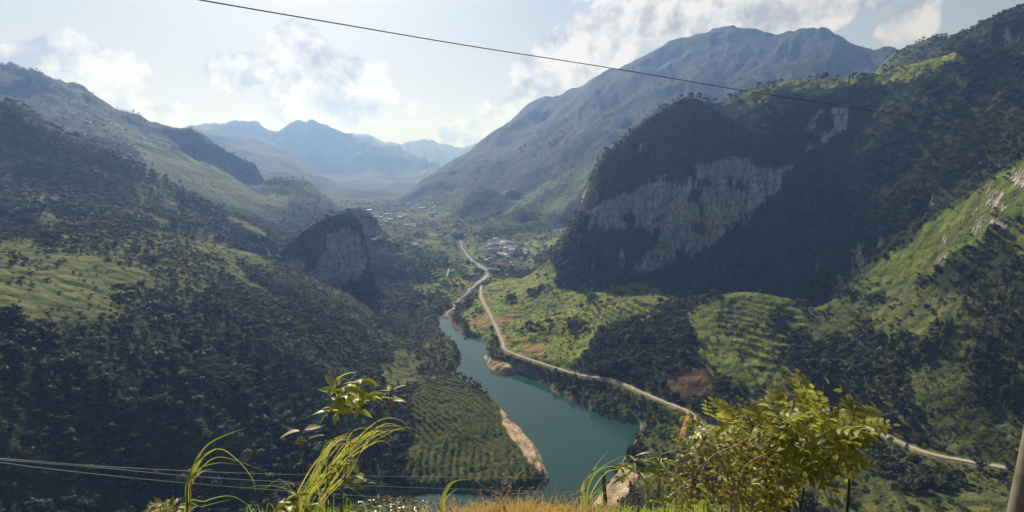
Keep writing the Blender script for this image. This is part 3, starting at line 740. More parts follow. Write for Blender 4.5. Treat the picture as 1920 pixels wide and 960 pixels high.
def grown(P, d):
    c = []; n = len(P); A = 0.5 * sum(P[i][0] * P[(i + 1) % n][1] - P[(i + 1) % n][0] * P[i][1] for i in range(n)); sg = 1 if A > 0 else -1
    for i in range(n):
        a = P[i - 1]; b = P[(i + 1) % n]; t = (b[0] - a[0], b[1] - a[1]); l = math.hypot(*t) + 1e-9
        c.append((P[i][0] + sg * d * t[1] / l, P[i][1] - sg * d * t[0] / l))
    return c
# the lake's sheet runs a little way under its banks
lake = ngon('lake', [(-130, 215), (330, 215), (330, 640), (40, 820), (-160, 820), (-160, 480), (-110, 330)], ZW, water_material('lake_water', (0.016, 0.050, 0.046), 0.015, 0.10, 0.35))
lake['kind'] = 'structure'

def ribbon(name, P, width, lift, mat, kind='structure', skirt=0.6):
    P = np.asarray(P); t = np.gradient(P[:, :2], axis=0); t /= np.linalg.norm(t, axis=1, keepdims=True); nrm = np.stack([-t[:, 1], t[:, 0]], 1)
    w = width if hasattr(width, '__len__') else np.full(len(P), width)
    rowsv = []
    for k, (s, dz) in enumerate(((-1.0, -skirt), (-0.96, 0), (-0.3, 0.05), (0.3, 0.05), (0.96, 0), (1.0, -skirt))):
        rowsv.append(np.column_stack([P[:, :2] + nrm * (s * np.asarray(w) / 2)[:, None], P[:, 2] + lift + dz]))
    V = np.concatenate(rowsv); n = len(P); f = []
    for k in range(5):
        for i in range(n - 1): f.append((k * n + i, (k + 1) * n + i, (k + 1) * n + i + 1, k * n + i + 1)[::-1])
    o = mesh_obj(name, V, np.array(f), mat, smooth=True); o['kind'] = kind; return o
rp = smooth_line(ROAD[::2], 6)
ribbon('road', rp, 4.1 + 1.6 * fbm(np.arange(len(rp)) / 5.0, np.zeros(len(rp)), 3), 0.45, simple('road_gravel', (0.36, 0.33, 0.25), 0.95, 0.5, 0.25))
def stream_mat():
    m, N, L, M, mix = material('stream_water')
    out = N('ShaderNodeOutputMaterial'); b = N('ShaderNodeBsdfPrincipled'); geo = N('ShaderNodeNewGeometry')
    n = N('ShaderNodeTexNoise', ins={'Scale': 0.22, 'Detail': 8, 'Roughness': 0.75}); L(geo.outputs['Position'], n.inputs['Vector'])
    mr = N('ShaderNodeMapRange', interpolation_type='SMOOTHSTEP', ins={1: 0.42, 2: 0.58}); L(n.outputs['Fac'], mr.inputs[0])
    L(mix(mr.outputs[0], (0.07, 0.085, 0.085), (0.25, 0.25, 0.24)), b.inputs['Base Color'])
    L(M('MULTIPLY_ADD', mr.outputs[0], 0.3, 0.6), b.inputs['Roughness']); b.inputs['Specular IOR Level'].default_value = 0.25
    bp = N('ShaderNodeBump', ins={'Strength': 0.3, 'Distance': 0.25}); L(n.outputs['Fac'], bp.inputs['Height']); L(bp.outputs[0], b.inputs['Normal'])
    L(b.outputs[0], out.inputs[0]); return m
rv = smooth_line(RIVER[::3], 8); sw = np.interp(np.arange(len(rv)), np.linspace(0, len(rv) - 1, 8), [5, 4, 5, 9, 11, 6, 4.5, 3.5])
ar_ = np.arange(len(rv)); sw = sw * (1 + 1.2 * fbm(ar_ / 4.0, ar_ * 0 + 2, 3)); rv[:, 0] += 9 * fbm(ar_ / 5.0 + 8, ar_ * 0, 3); rv[:, 1] += 5 * fbm(ar_ / 5.0 + 30, ar_ * 0, 3)
ribbon('river', rv, sw, 0.35, stream_mat())
LANE_MAT = simple('lane_concrete', (0.52, 0.50, 0.44), 0.9, 0.2, 0.5)
def drape(pxs, lift=0.5, n=6):
    P = [spot(a, b, 300) for a, b in pxs]
    P = smooth_line(P, n); P[:, 2] = [float(ground(x, y)) for x, y in P[:, :2]]
    k = np.array([0.25, 0.5, 0.25]); 
    if len(P) > 4: P[1:-1, 2] = np.convolve(P[:, 2], k, 'valid')
    P[:, 2] += lift; return P
ribbon('lane', drape([(962,499),(955,490),(949,482),(947,474)]), 4.0, 0.3, LANE_MAT)
ribbon('lane', drape([(838,520),(840,512),(842,505)]), 3.0, 0.3, LANE_MAT)
ribbon('lane', drape([(945,507),(948,512),(950,516)]), 4.0, 0.3, LANE_MAT)
ribbon('footpath', drape([(930,658),(928,665),(933,675),(945,685)]), 1.6, 0.2, simple('trodden_soil', (0.38, 0.27, 0.17), 0.95))

# ------------------------------------------------------------------ trees
def finish_leaves(me, V, n_out):
    me.normals_split_custom_set_from_vertices(n_out)
def crown_mesh(name, lobes, nleaf, size, mat, seed, flat=0.0, droop=0.0):
    g = np.random.default_rng(seed); V = []; Fq = []; Nn = []
    lob = np.array(lobes, float); w = lob[:, 3] * lob[:, 4]; w = w / w.sum()
    for k in range(nleaf):
        c = lob[g.choice(len(lob), p=w)]
        d = g.normal(size=3); d /= np.linalg.norm(d); d[2] = abs(d[2]) * 0.85 + d[2] * 0.15 if g.random() < 0.7 else d[2]
        rad = g.random() ** 0.33 * 0.35 + 0.68
        p = c[:3] + d * np.array([c[3], c[3], c[4]]) * rad
        s = size * (0.6 + 0.8 * g.random())
        nrm = d + 0.45 * g.normal(size=3); nrm[2] += 0.55; nrm /= np.linalg.norm(nrm)
        u = np.cross(nrm, g.normal(size=3)); u /= np.linalg.norm(u); v = np.cross(nrm, u)
        v = v * (0.55 + 0.3 * g.random())
        u[2] -= droop
        b = len(V)
        V += [p - u * s, p - v * s * 0.8, p + u * s, p + v * s * 0.8]
        Fq.append((b, b + 1, b + 2, b + 3))
        so = d * 0.8 + nrm * 0.45; so /= np.linalg.norm(so)
        Nn += [tuple(so)] * 4
    me = bpy.data.meshes.new(name)
    me.from_pydata([tuple(v) for v in V], [], Fq); me.materials.append(mat); me.polygons.foreach_set('use_smooth', np.ones(len(Fq), bool)); me.update()
    me.normals_split_custom_set_from_vertices(Nn)
    return me
def tube_geo(P, rad, sides=6):
    P = np.asarray(P, float); V = []; Fq = []
    n = len(P)
    for i in range(n):
        t = P[min(i + 1, n - 1)] - P[max(i - 1, 0)]; t = t + (0, 0, 1e-6); t /= np.linalg.norm(t)
        a = np.cross(t, (0, 0, 1.0) if abs(t[2]) < 0.9 else (1.0, 0, 0)); a /= np.linalg.norm(a); b = np.cross(t, a)
        for k in range(sides):
            an = 2 * math.pi * k / sides; V.append(P[i] + (a * math.cos(an) + b * math.sin(an)) * rad[i])
    for i in range(n - 1):
        for k in range(sides): Fq.append((i * sides + k, i * sides + (k + 1) % sides, (i + 1) * sides + (k + 1) % sides, (i + 1) * sides + k))
    return V, Fq
def tubes_mesh(name, lst, mat, sides=6, grow=False):
    # grow: limbs spring from the second ring of the first tube
    V = []; Fq = []
    for q_, (P, rad) in enumerate(lst):
        v, f = tube_geo(P, rad, sides); b = len(V)
        if grow and q_:
            V += v[sides:]; Fq += [tuple((i + sides) if i < sides else i + b - sides for i in q) for q in f]
        else:
            V += v; Fq += [tuple(i + b for i in q) for q in f]
    me = bpy.data.meshes.new(name); me.from_pydata([tuple(v) for v in V], [], Fq); me.update(); me.materials.append(mat)
    me.polygons.foreach_set('use_smooth', np.ones(len(Fq), bool)); return me
MAT_BARK = simple('bark', (0.12, 0.10, 0.075), 0.95, 0.3, 4.0)
MAT_LEAF = leaf_mat('forest_leaves', (0.032, 0.039, 0.018), 0.35, 0.55, (0.055, 0.068, 0.024), rough=0.6, spec=0.16)
MAT_LEAF2 = leaf_mat('pale_leaves', (0.060, 0.068, 0.036), 0.38, 0.5, (0.085, 0.10, 0.038), rough=0.55, spec=0.2)
MAT_CROP = leaf_mat('crop_leaves', (0.155, 0.19, 0.048), 0.45, 0.35, (0.24, 0.29, 0.055))
MAT_SHRUB = leaf_mat('shrub_leaves', (0.085, 0.105, 0.034), 0.42, 0.4, (0.13, 0.16, 0.04))
KINDS = []     # (crown mesh, trunk mesh, is shrub)
def make_kind(seed, h, lobes, nleaf, size, mat, shrub=False, droop=0.0, trunk_top=0.6):
    g = np.random.default_rng(seed)
    cr = crown_mesh('crown', lobes, nleaf, size, mat, seed, droop=droop)
    br = [([(0, 0, -0.8), (0.05 * h * (g.random() - .5), 0.05 * h * (g.random() - .5), h * 0.3), (0, 0, h * trunk_top)], [0.035 * h, 0.024 * h, 0.010 * h])]
    for l in lobes[1:5]:
        br.append(([(0, 0, h * 0.25), (l[0] * .5, l[1] * .5, (h * .3 + l[2]) / 2), (l[0], l[1], l[2])], [0.016 * h, 0.012 * h, 0.005 * h]))
    KINDS.append((cr, tubes_mesh('trunk', br, MAT_BARK, 5, True), shrub))
def rlobes(seed, n, R_, zc, zr, rad, rv_):
    g = np.random.default_rng(seed); out = [(0, 0, zc, rad * 1.1, rad * 0.95)]
    for k in range(n):
        a = 2 * math.pi * (k + g.random() * .7) / n; q = R_ * (0.6 + 0.5 * g.random())
        out.append((q * math.cos(a), q * math.sin(a), zc + zr * (g.random() - .55), rad * (1 - rv_ * g.random()), rad * (0.85 - rv_ * g.random())))
    return out
make_kind(1, 7.5, rlobes(1, 5, 1.9, 5.0, 2.2, 1.7, 0.4), 420, 0.42, MAT_LEAF)
make_kind(2, 8.5, rlobes(2, 6, 2.2, 5.6, 3.2, 1.6, 0.5), 460, 0.42, MAT_LEAF)
make_kind(3, 6.0, rlobes(3, 4, 1.7, 3.8, 1.6, 1.5, 0.4), 340, 0.38, MAT_LEAF)
make_kind(4, 7.0, rlobes(4, 7, 2.3, 4.6, 2.8, 1.25, 0.5), 400, 0.36, MAT_LEAF2)
make_kind(5, 10.0, [(0, 0, 8.6, .7, 1.2), (0.2, 0, 7.2, 1.1, 1.2), (-.3, .2, 5.8, 1.4, 1.2), (.2, -.3, 4.4, 1.7, 1.1), (0, 0, 3.0, 1.9, .9)], 420, 0.36, MAT_LEAF)
make_kind(6, 6.5, [(1.2 * math.cos(a), 1.2 * math.sin(a), 3.4 + .8 * math.sin(3 * a), 1.1, 1.9) for a in np.linspace(0, 6, 7)], 420, 0.45, MAT_LEAF2, droop=0.6)
make_kind(7, 2.0, rlobes(7, 4, 0.9, 0.9, 0.5, 0.75, 0.4), 150, 0.26, MAT_SHRUB, True)
make_kind(8, 1.6, rlobes(8, 3, 0.8, 0.65, 0.3, 0.7, 0.4), 120, 0.24, MAT_SHRUB, True)
make_kind(9, 2.4, rlobes(9, 5, 1.0, 1.2, 0.8, 0.8, 0.4), 190, 0.26, MAT_LEAF, True)
make_kind(10, 1.0, [(0, 0, .4, .5, .45), (.5, .2, .35, .4, .35), (-.5, -.1, .35, .4, .35)], 60, 0.2, MAT_CROP, True)

def th_of(x, y): return np.arctan2(x, y)
def scatter():
    g = np.random.default_rng(77)
    out = []
    bands = [(120, 225, .05, .03), (225, 330, .080, .075), (330, 430, .075, .07), (430, 600, .085, .075), (600, 800, .085, .05), (800, 1050, .042, .018), (1050, 1500, .024, .006), (1500, 2400, .006, 0)]
    for r0, r1, dt, dsb in bands:
        for shrub, dens in ((False, dt), (True, dsb)):
            n = int(0.5 * (r1 * r1 - r0 * r0) * (2 * 0.95) * dens)
            if not n: continue
            r = np.sqrt(r0 * r0 + g.random(n) * (r1 * r1 - r0 * r0)); th = (g.random(n) * 2 - 1) * 0.95
            x = r * np.sin(th); y = r * np.cos(th); i, j = cell_of(x, y)
            hid = HIDE[i, j]; keep = (hid < 0.012) | (g.random(n) < 0.12)
            lk = LAKED[i, j]; keep &= (lk > 3.0) & (ROADD[i, j] > 5.5) & (RIVD[i, j] > 9)
            grass = Z_MEADOW[i, j] | Z_LITHILL[i, j] | Z_SPUR[i, j] | Z_LFIELD[i, j]
            crop = Z_CROP[i, j]; bank = Z_BANK[i, j]; rl = Z_RLOW[i, j]; brow = Z_BROW[i, j]; val = Z_VALLEY[i, j]
            bare = Z_SAND[i, j] | Z_SOIL[i, j] | Z_TRACK[i, j] | Z_TAN[i, j]
            rock = ROCK[i, j]; cl = fbm(x / 38 + 5, y / 38, 4); cl2 = fbm(x / 90 + 50, y / 90, 3)
            if not shrub:
                p = np.where(cl > -0.02, 1.0, 0.38)
                p = np.where(grass, np.where(cl > 0.20, 0.7, 0.006), p)
                p = np.where(brow, 0.08, p); p = np.where(crop, 0.0, p); p = np.where(bank, 0.10, p)
                p = np.where(rl, np.where(cl > 0.05, 0.9, 0.03), p)
                p = np.where(Z_SCRUB[i, j] & ~grass & ~crop, 0.22, p); p = np.where(rock, 0.05, p)
                p = np.where(val, np.where(cl > 0.05, 1.0, 0.05), p)
                p = np.where((r > 1050) & ~val, np.where(cl2 + .5 * cl > -0.06, 0.9, 0.10), p)
                p = np.where(Z_LRIDGE[i, j], 0.05, p); p = np.where(Z_VILL[i, j], 0.14, p)
            else:
                p = np.where(cl > -0.02, 0.25, 0.9)
                p = np.where(Z_SCRUB[i, j], 1.0, p); p = np.where(grass, np.where(cl > 0.12, 0.8, 0.16), p); p = np.where(bank, 1.0, p); p = np.where(rl, np.where(cl > 0, 1.0, .5), p)
                p = np.where(crop, np.where(rows[i, j] > 0.35, 1.0, 0.0), p); p = np.where(brow, .9, p); p = np.where(rock, 0.25, p); p = np.where(Z_TERR2[i, j], 0.2, p); p = np.where((RISER[i, j] > .3) & (r < 700), np.maximum(p, .75), p)
            p = np.where(bare, 0.0, p)
            m = keep & (g.random(n) < p); x, y, r, i, j = x[m], y[m], r[m], i[m], j[m]
            if not len(x): continue
            if shrub: kd = g.choice([6, 7, 8], len(x)); s = 0.6 + 0.8 * g.random(len(x)) ** 1.5; cr_ = Z_CROP[i, j]; kd = np.where(cr_, 9, kd); s = np.where(cr_, 1.0 + .6 * g.random(len(x)), s); s = np.where(Z_BANK[i, j], s * 1.5, s); s = np.where(RISER[i, j] > .3, s * .6, s)
            else:
                sn = fbm(x / 48 + 90, y / 48, 3) + g.normal(size=len(x)) * .10
                kd = np.select([sn > .16, sn > .06, sn > -.02, sn > -.12, sn > -.24], [5, 3, 0, 1, 2], 4)
                s = 0.38 + 0.5 * g.random(len(x)) + 0.75 * g.random(len(x)) ** 5 + .5 * np.clip(fbm(x / 30 + 7, y / 30, 2), -.2, .3)
                s = s * np.where((th_of(x, y) < -.05) & (r < 720), np.interp(r, [300, 460, 700], [1.0, .78, .62]), 1.0)
                s = np.where(Z_ROCK[i, j], s * .6, s); s = s * np.where(r > 1050, 1.0, 1.0)
            z = ground(x, y) - 0.25 * s
            out.append(np.column_stack([x, y, z, g.random(len(x)) * 6.283, s, kd, r]))
    return np.concatenate(out)
PL = scatter()
# crop rows: plants set along each row
def extra_crop():
    g = np.random.default_rng(5); n = 30000
    i0, i1 = np.searchsorted(ths, math.atan2((740 - 960) / F, 1)), np.searchsorted(ths, math.atan2((1050 - 960) / F, .9))
    th = ths[i0] + g.random(n) * (ths[i1] - ths[i0]); r = np.sqrt(300 ** 2 + g.random(n) * (560 ** 2 - 300 ** 2)); x = r * np.sin(th); y = r * np.cos(th); i, j = cell_of(x, y)
    m = Z_CROP[i, j] & (rows[i, j] > 0.25) & (LAKED[i, j] > 3.5) & (HIDE[i, j] < .02) & ~Z_SAND[i, j]; x, y, r = x[m], y[m], r[m]
    return np.column_stack([x, y, ground(x, y) - .1, g.random(len(x)) * 6.28, 0.9 + .7 * g.random(len(x)), np.full(len(x), 9), r])
PL = np.concatenate([PL, extra_crop()])
print('plants', len(PL), 'trees', int((PL[:, 5] < 6).sum()))

def scatter_object(name, P, label, kindset, group_label):
    """one vegetation mass: every point carries its own plant"""
    me = bpy.data.meshes.new(name); me.vertices.add(len(P)); me.vertices.foreach_set('co', P[:, :3].astype(np.float32).ravel())
    for an, ty, dat in (('rot', 'FLOAT', P[:, 3]), ('scl', 'FLOAT', P[:, 4])):
        a = me.attributes.new(an, ty, 'POINT'); a.data.foreach_set('value', dat.astype(np.float32))
    a = me.attributes.new('idx', 'INT', 'POINT'); a.data.foreach_set('value', np.array([kindset.index(int(k)) for k in P[:, 5]], np.int32))
    o = bpy.data.objects.new(name, me); COL.objects.link(o)
    o['kind'] = 'stuff'; o['label'] = label; o['category'] = group_label
    c = bpy.data.collections.new(name + '_plants')
    for q, k in enumerate(kindset):
        cr, tr, sh = KINDS[k]
        # crown and trunk as one plant for the far mass
        V = np.empty(len(cr.vertices) * 3, np.float32); cr.vertices.foreach_get('co', V)
        po = bpy.data.objects.new('%02d_plant' % q, cr); c.objects.link(po)
    ng = bpy.data.node_groups.new(name, 'GeometryNodeTree')
    ng.interface.new_socket('Geometry', in_out='INPUT', socket_type='NodeSocketGeometry'); ng.interface.new_socket('Geometry', in_out='OUTPUT', socket_type='NodeSocketGeometry')
    N = ng.nodes.new; L = ng.links.new
    gi = N('NodeGroupInput'); go = N('NodeGroupOutput'); ip = N('GeometryNodeInstanceOnPoints'); ci = N('GeometryNodeCollectionInfo'); ci.inputs['Collection'].default_value = c
    ci.inputs['Separate Children'].default_value = True; ci.inputs['Reset Children'].default_value = True
    def attr(nm, ty):
        n = N('GeometryNodeInputNamedAttribute'); n.data_type = ty; n.inputs['Name'].default_value = nm; return n.outputs['Attribute']
    L(gi.outputs[0], ip.inputs['Points']); L(ci.outputs[0], ip.inputs['Instance']); ip.inputs['Pick Instance'].default_value = True
    L(attr('idx', 'INT'), ip.inputs['Instance Index'])
    cx = N('ShaderNodeCombineXYZ'); L(attr('rot', 'FLOAT'), cx.inputs[2]); L(cx.outputs[0], ip.inputs['Rotation'])
    L(attr('scl', 'FLOAT'), ip.inputs['Scale']); L(ip.outputs[0], go.inputs[0])
    md = o.modifiers.new('scatter', 'NODES'); md.node_group = ng
    return o

# the trees that show largest stand as trees of their own
istree = PL[:, 5] < 6
ppx, ppy = project(PL[:, 0], PL[:, 1], PL[:, 2] + 4 * PL[:, 4])
ii, jj = cell_of(PL[:, 0], PL[:, 1])
vis = istree & (ppx > 5) & (ppx < 1915) & (ppy > 5) & (ppy < 930) & (HIDE[ii, jj] < 0.001)
KH = np.array([7.5, 8.5, 6.0, 7.0, 10.0, 6.5, 2, 1.6, 2.4, 1.0])
app = np.where(vis, PL[:, 4] * KH[PL[:, 5].astype(int)] / PL[:, 6], 0)
# spread them: at most one per patch so that they do not all stand on one slope
order = np.argsort(-app); chosen = []; seen = {}
for k in order:
    if app[k] <= 0 or len(chosen) >= 270: break
    key = (int(ppx[k] // 60), int(ppy[k] // 40)); lim = 2
    if seen.get(key, 0) >= lim: continue
    seen[key] = seen.get(key, 0) + 1; chosen.append(k)
chosen = np.array(chosen)
def tree_label(k):
    x, y, r, kd = PL[k, 0], PL[k, 1], PL[k, 6], int(PL[k, 5]); i, j = ii[k], jj[k]
    form = {4: 'tall conical dark tree', 5: 'drooping feathery pale tree', 3: 'open-crowned pale green tree'}.get(kd, 'rounded dark green tree')
    big = PL[k, 4] > 0.95
    form = ('large ' if big else '') + form.replace('rounded dark green', 'round dark')
    if r > 1020: where = 'on the hazy slope beyond the village'
    elif Z_VALLEY[i, j]: where = 'among the terraced valley fields'
    elif Z_SPUR[i, j] or Z_RLOW[i, j]:
        where = ('below the lake road, ' if ppy[k] > 830 else 'on the slope above the lake road, ') + ('far right' if ppx[k] > 1680 else 'right of the lake')
    elif Z_MEADOW[i, j] or Z_LITHILL[i, j]: where = 'on the sunlit grass slope across the lake'
    elif ppx[k] < 860 and r < 720:
        where = ('low on' if ppy[k] > 760 else 'halfway up' if ppy[k] > 600 else 'high on') + ' the dark left hillside, ' + \
                ('far left' if ppx[k] < 200 else 'left' if ppx[k] < 400 else 'mid-left' if ppx[k] < 600 else 'beside the peninsula')
    elif ppx[k] < 860: where = 'around the rock pinnacle left of the river'
    elif r > 720: where = 'on the wooded limestone cliff mountain'
    else: where = 'in the dark wood between lake road and cliff'
    return form + ' ' + where
def add_tree(k):
    x, y, z, rot, s, kd = PL[k, :6]; cr, tr, _ = KINDS[int(kd)]
    t = bpy.data.objects.new('tree', None); COL.objects.link(t); t.location = (x, y, z); t.rotation_euler = (0, 0, rot); t.scale = (s, s, s); t.empty_display_size = 0.5
    lab = tree_label(k); t['label'] = lab; t['category'] = 'tree'; t['group'] = lab.replace('tree', 'trees', 1)
    for nm, me in (('trunk', tr), ('crown', cr)):
        c = bpy.data.objects.new(nm, me); COL.objects.link(c); c.parent = t
for k in chosen: add_tree(k)
rest = np.ones(len(PL), bool); rest[chosen] = False
scatter_object('forest', PL[rest & istree], 'mass of dark green woodland covering the valley sides', [0, 1, 2, 3, 4, 5], 'forest')
scatter_object('shrubbery', PL[rest & ~istree], 'low green shrubs and crop plants spread over the open slopes', [6, 7, 8, 9], 'shrubs')

# ------------------------------------------------------------------ village
def box_geo(x0, x1, y0, y1, z0, z1):
    v = [(x, y, z) for z in (z0, z1) for x, y in ((x0, y0), (x1, y0), (x1, y1), (x0, y1))]
    return v, [(3, 2, 1, 0), (4, 5, 6, 7), (0, 1, 5, 4), (1, 2, 6, 5), (2, 3, 7, 6), (3, 0, 4, 7)]
def mesh_of(name, geos, mat, smooth=False):
    V = []; Fq = []
    for v, f in geos:
        b = len(V); V += list(v); Fq += [tuple(i + b for i in q) for q in f]
    me = bpy.data.meshes.new(name); me.from_pydata([tuple(v) for v in V], [], Fq); me.update(); me.materials.append(mat)
    if smooth: me.polygons.foreach_set('use_smooth', np.ones(len(Fq), bool))
    return me
def child(name, me, parent, loc=(0, 0, 0), rot=(0, 0, 0), scl=(1, 1, 1)):
    o = bpy.data.objects.new(name, me); COL.objects.link(o); o.parent = parent; o.location = loc; o.rotation_euler = rot; o.scale = scl; return o
def thing(name, label, cat, loc=(0, 0, 0), rz=0.0, group=None):
    o = bpy.data.objects.new(name, None); COL.objects.link(o); o.location = loc; o.rotation_euler = (0, 0, rz); o.empty_display_size = 0.3
    o['label'] = label; o['category'] = cat
    if group: o['group'] = group
    return o
M_WALL = {'white': simple('white_render', (0.78, 0.76, 0.72), .9, .1, 1.5), 'cream': simple('cream_render', (0.68, 0.62, 0.52), .9, .15, 1.5), 'grey': simple('grey_block', (0.30, 0.29, 0.27), .95, .2, 1.5), 'pink': simple('pink_render', (0.50, 0.30, 0.27), .9, .15, 1.5)}
M_ROOF = {'white': simple('white_sheet_roof', (0.82, 0.83, 0.84), .5, .15, 1.0, .4), 'grey': simple('grey_fibre_roof', (0.46, 0.46, 0.46), .9, .2, 1.0), 'red': simple('red_roof', (0.42, 0.16, 0.12), .8, .2, 1.0), 'dark': simple('dark_tile_roof', (0.11, 0.105, 0.10), .9, .25, 1.0)}
M_DARK = simple('dark_opening', (0.03, 0.033, 0.036), .4, .1, 1.0, .5)
WIN = mesh_of('window', [box_geo(-.5, .5, -.04, .04, -.55, .55)], M_DARK); DOOR = mesh_of('door', [box_geo(-.55, .55, -.05, .05, 0, 2.1)], M_DARK)
_hm = {}
def house_mesh(w, d, h, wall, roof, flat):
    key = (w, d, h, wall, roof, flat)
    if key in _hm: return _hm[key]
    wl = mesh_of('wall', [box_geo(-w / 2, w / 2, -d / 2, d / 2, -2.5, h)] if flat else [([(-w / 2, -d / 2, -2.5), (w / 2, -d / 2, -2.5), (w / 2, d / 2, -2.5), (-w / 2, d / 2, -2.5), (-w / 2, -d / 2, h), (w / 2, -d / 2, h), (w / 2, d / 2, h), (-w / 2, d / 2, h), (-w / 2, 0, h + d * .28), (w / 2, 0, h + d * .28)],
        [(3, 2, 1, 0), (0, 1, 5, 4), (2, 3, 7, 6), (1, 2, 6, 9, 5), (3, 0, 4, 8, 7), (4, 5, 9, 8), (6, 7, 8, 9)])], M_WALL[wall])
    if flat: rf = mesh_of('roof', [box_geo(-w / 2 - .4, w / 2 + .4, -d / 2 - .4, d / 2 + .4, h + .02, h + .35)], M_ROOF[roof])
    else:
        o_ = .6; e = h - o_ * .56; p = h + d * .28; W = w / 2 + .5; D = d / 2 + o_
        rf = mesh_of('roof', [([(-W, -D, e + .08), (W, -D, e + .08), (W, 0, p + .08), (-W, 0, p + .08), (W, D, e + .08), (-W, D, e + .08), (-W, -D, e + .3), (W, -D, e + .3), (W, 0, p + .3), (-W, 0, p + .3), (W, D, e + .3), (-W, D, e + .3)],
            [(6, 7, 8, 9), (9, 8, 10, 11), (3, 2, 1, 0), (5, 4, 2, 3), (0, 1, 7, 6), (4, 5, 11, 10), (1, 2, 8, 7), (2, 4, 10, 8), (3, 0, 6, 9), (5, 3, 9, 11)])], M_ROOF[roof])
    _hm[key] = (wl, rf); return _hm[key]
HOUSES = [  # px, py, width, depth, height, wall, roof, flat roof, turn in degrees
 (937,477,14,9,3.6,'white','white',0,-4),(902,480,9,6,3.2,'white','white',0,20),(906,485,8,6,3,'grey','white',0,5),(912,489,7,5,3,'grey','white',0,-15),(919,479,6,5,3,'white','grey',0,30),
 (926,482,8,6,3,'cream','grey',0,0),(919,486,7,5,3,'grey','white',0,12),(919,460,10,6,4,'white','white',0,-8),(911,464,8,6,3.5,'white','white',0,15),(929,457,8,6,4,'cream','grey',0,0),
 (937,453,10,6,4,'white','grey',0,-6),(944,458,7,6,6,'white','white',1,8),(954,461,12,8,7,'grey','grey',0,0),(960,470,11,8,3.6,'white','white',0,-6),(967,465,8,6,4,'white','white',0,25),
 (964,458,7,6,5,'cream','grey',0,-20),(975,471,8,6,3.5,'grey','dark',0,10),(965,476,9,7,3.5,'grey','dark',0,0),(970,480,9,6,3.5,'grey','dark',0,-10),(959,480,8,6,3.2,'cream','grey',0,15),
 (947,468,6,5,5,'white','white',1,0),(940,466,8,6,4,'pink','grey',0,0),(932,463,7,6,4,'cream','dark',0,12),(925,465,7,5,3.5,'grey','dark',0,-5),(950,464,6,5,5,'white','grey',1,0),
 (972,474,7,5,3.5,'cream','dark',0,6),(980,468,7,5,3.2,'grey','grey',0,0),(955,452,8,6,3.5,'white','dark',0,10),(948,452,7,5,3.5,'cream','grey',0,-12),(940,500,13,7,3.4,'cream','red',0,-3),(933,501,7,5,3,'white','red',0,4),
 (1016,445,9,6,3.4,'white','white',0,5),(1004,446,8,6,3.2,'grey','grey',0,-10),(987,450,9,6,3.2,'white','grey',0,0),(1022,460,6,5,3,'white','white',0,30),(1039,463,6,5,3,'cream','grey',0,0),(992,490,6,5,3,'white','white',0,0),
 (901,450,12,6,3.2,'cream','red',0,-8),(894,446,7,5,3.2,'white','white',0,0),(911,445,8,5,3.2,'grey','grey',0,12),(873,443,6,5,3.2,'white','white',0,0),(1047,433,8,6,3,'white','white',0,0),(1056,432,9,6,3,'white','white',0,10),
 (779,460,9,7,3.2,'white','white',0,0),(787,453,7,5,3,'white','white',0,10),(800,461,8,5,3,'white','grey',0,0),(701,451,10,6,3.2,'white','white',0,12),(710,447,9,6,3,'cream','grey',0,-6),(730,453,7,5,3,'white','white',0,0),(837,436,10,5,3,'cream','grey',0,0)]
FAR = [(692,402,8,7,9,'white','white',1,0),(701,407,9,6,3.6,'white','white',0,15),(707,405,13,7,3.6,'white','grey',0,0),(715,408,9,6,3.6,'white','white',0,-10),(725,403,14,7,3.6,'cream','white',0,0),
 (731,412,16,7,3.6,'white','white',0,-5),(724,416,9,6,3.6,'white','white',0,0),(718,414,6,5,3.2,'white','white',0,20),(741,408,8,6,3.2,'white','grey',0,0),(751,408,11,6,3.6,'white','white',0,-12),(759,404,10,6,3.6,'white','white',0,0),
 (766,383,9,7,4,'white','white',0,0),(791,391,18,9,4,'white','white',0,0),(790,398,9,7,4,'white','white',0,10),(785,396,9,6,3.6,'cream','grey',0,0),(815,388,8,6,3.6,'white','white',0,0),(814,391,8,6,3.6,'white','white',0,15),
 (816,396,12,7,4,'white','white',0,0),(811,401,12,8,4,'white','white',0,5),(810,406,8,6,3.6,'white','grey',0,0),(742,395,11,6,3.6,'cream','grey',0,0),(764,423,14,6,3.6,'white','white',0,0),(771,424,9,6,3.6,'white','grey',0,10),(777,425,8,5,3.2,'white','white',0,0)]
rname = {'white': 'white sheet-metal roof', 'grey': 'grey sheet roof', 'red': 'red roof', 'dark': 'dark tiled roof'}
placed = []
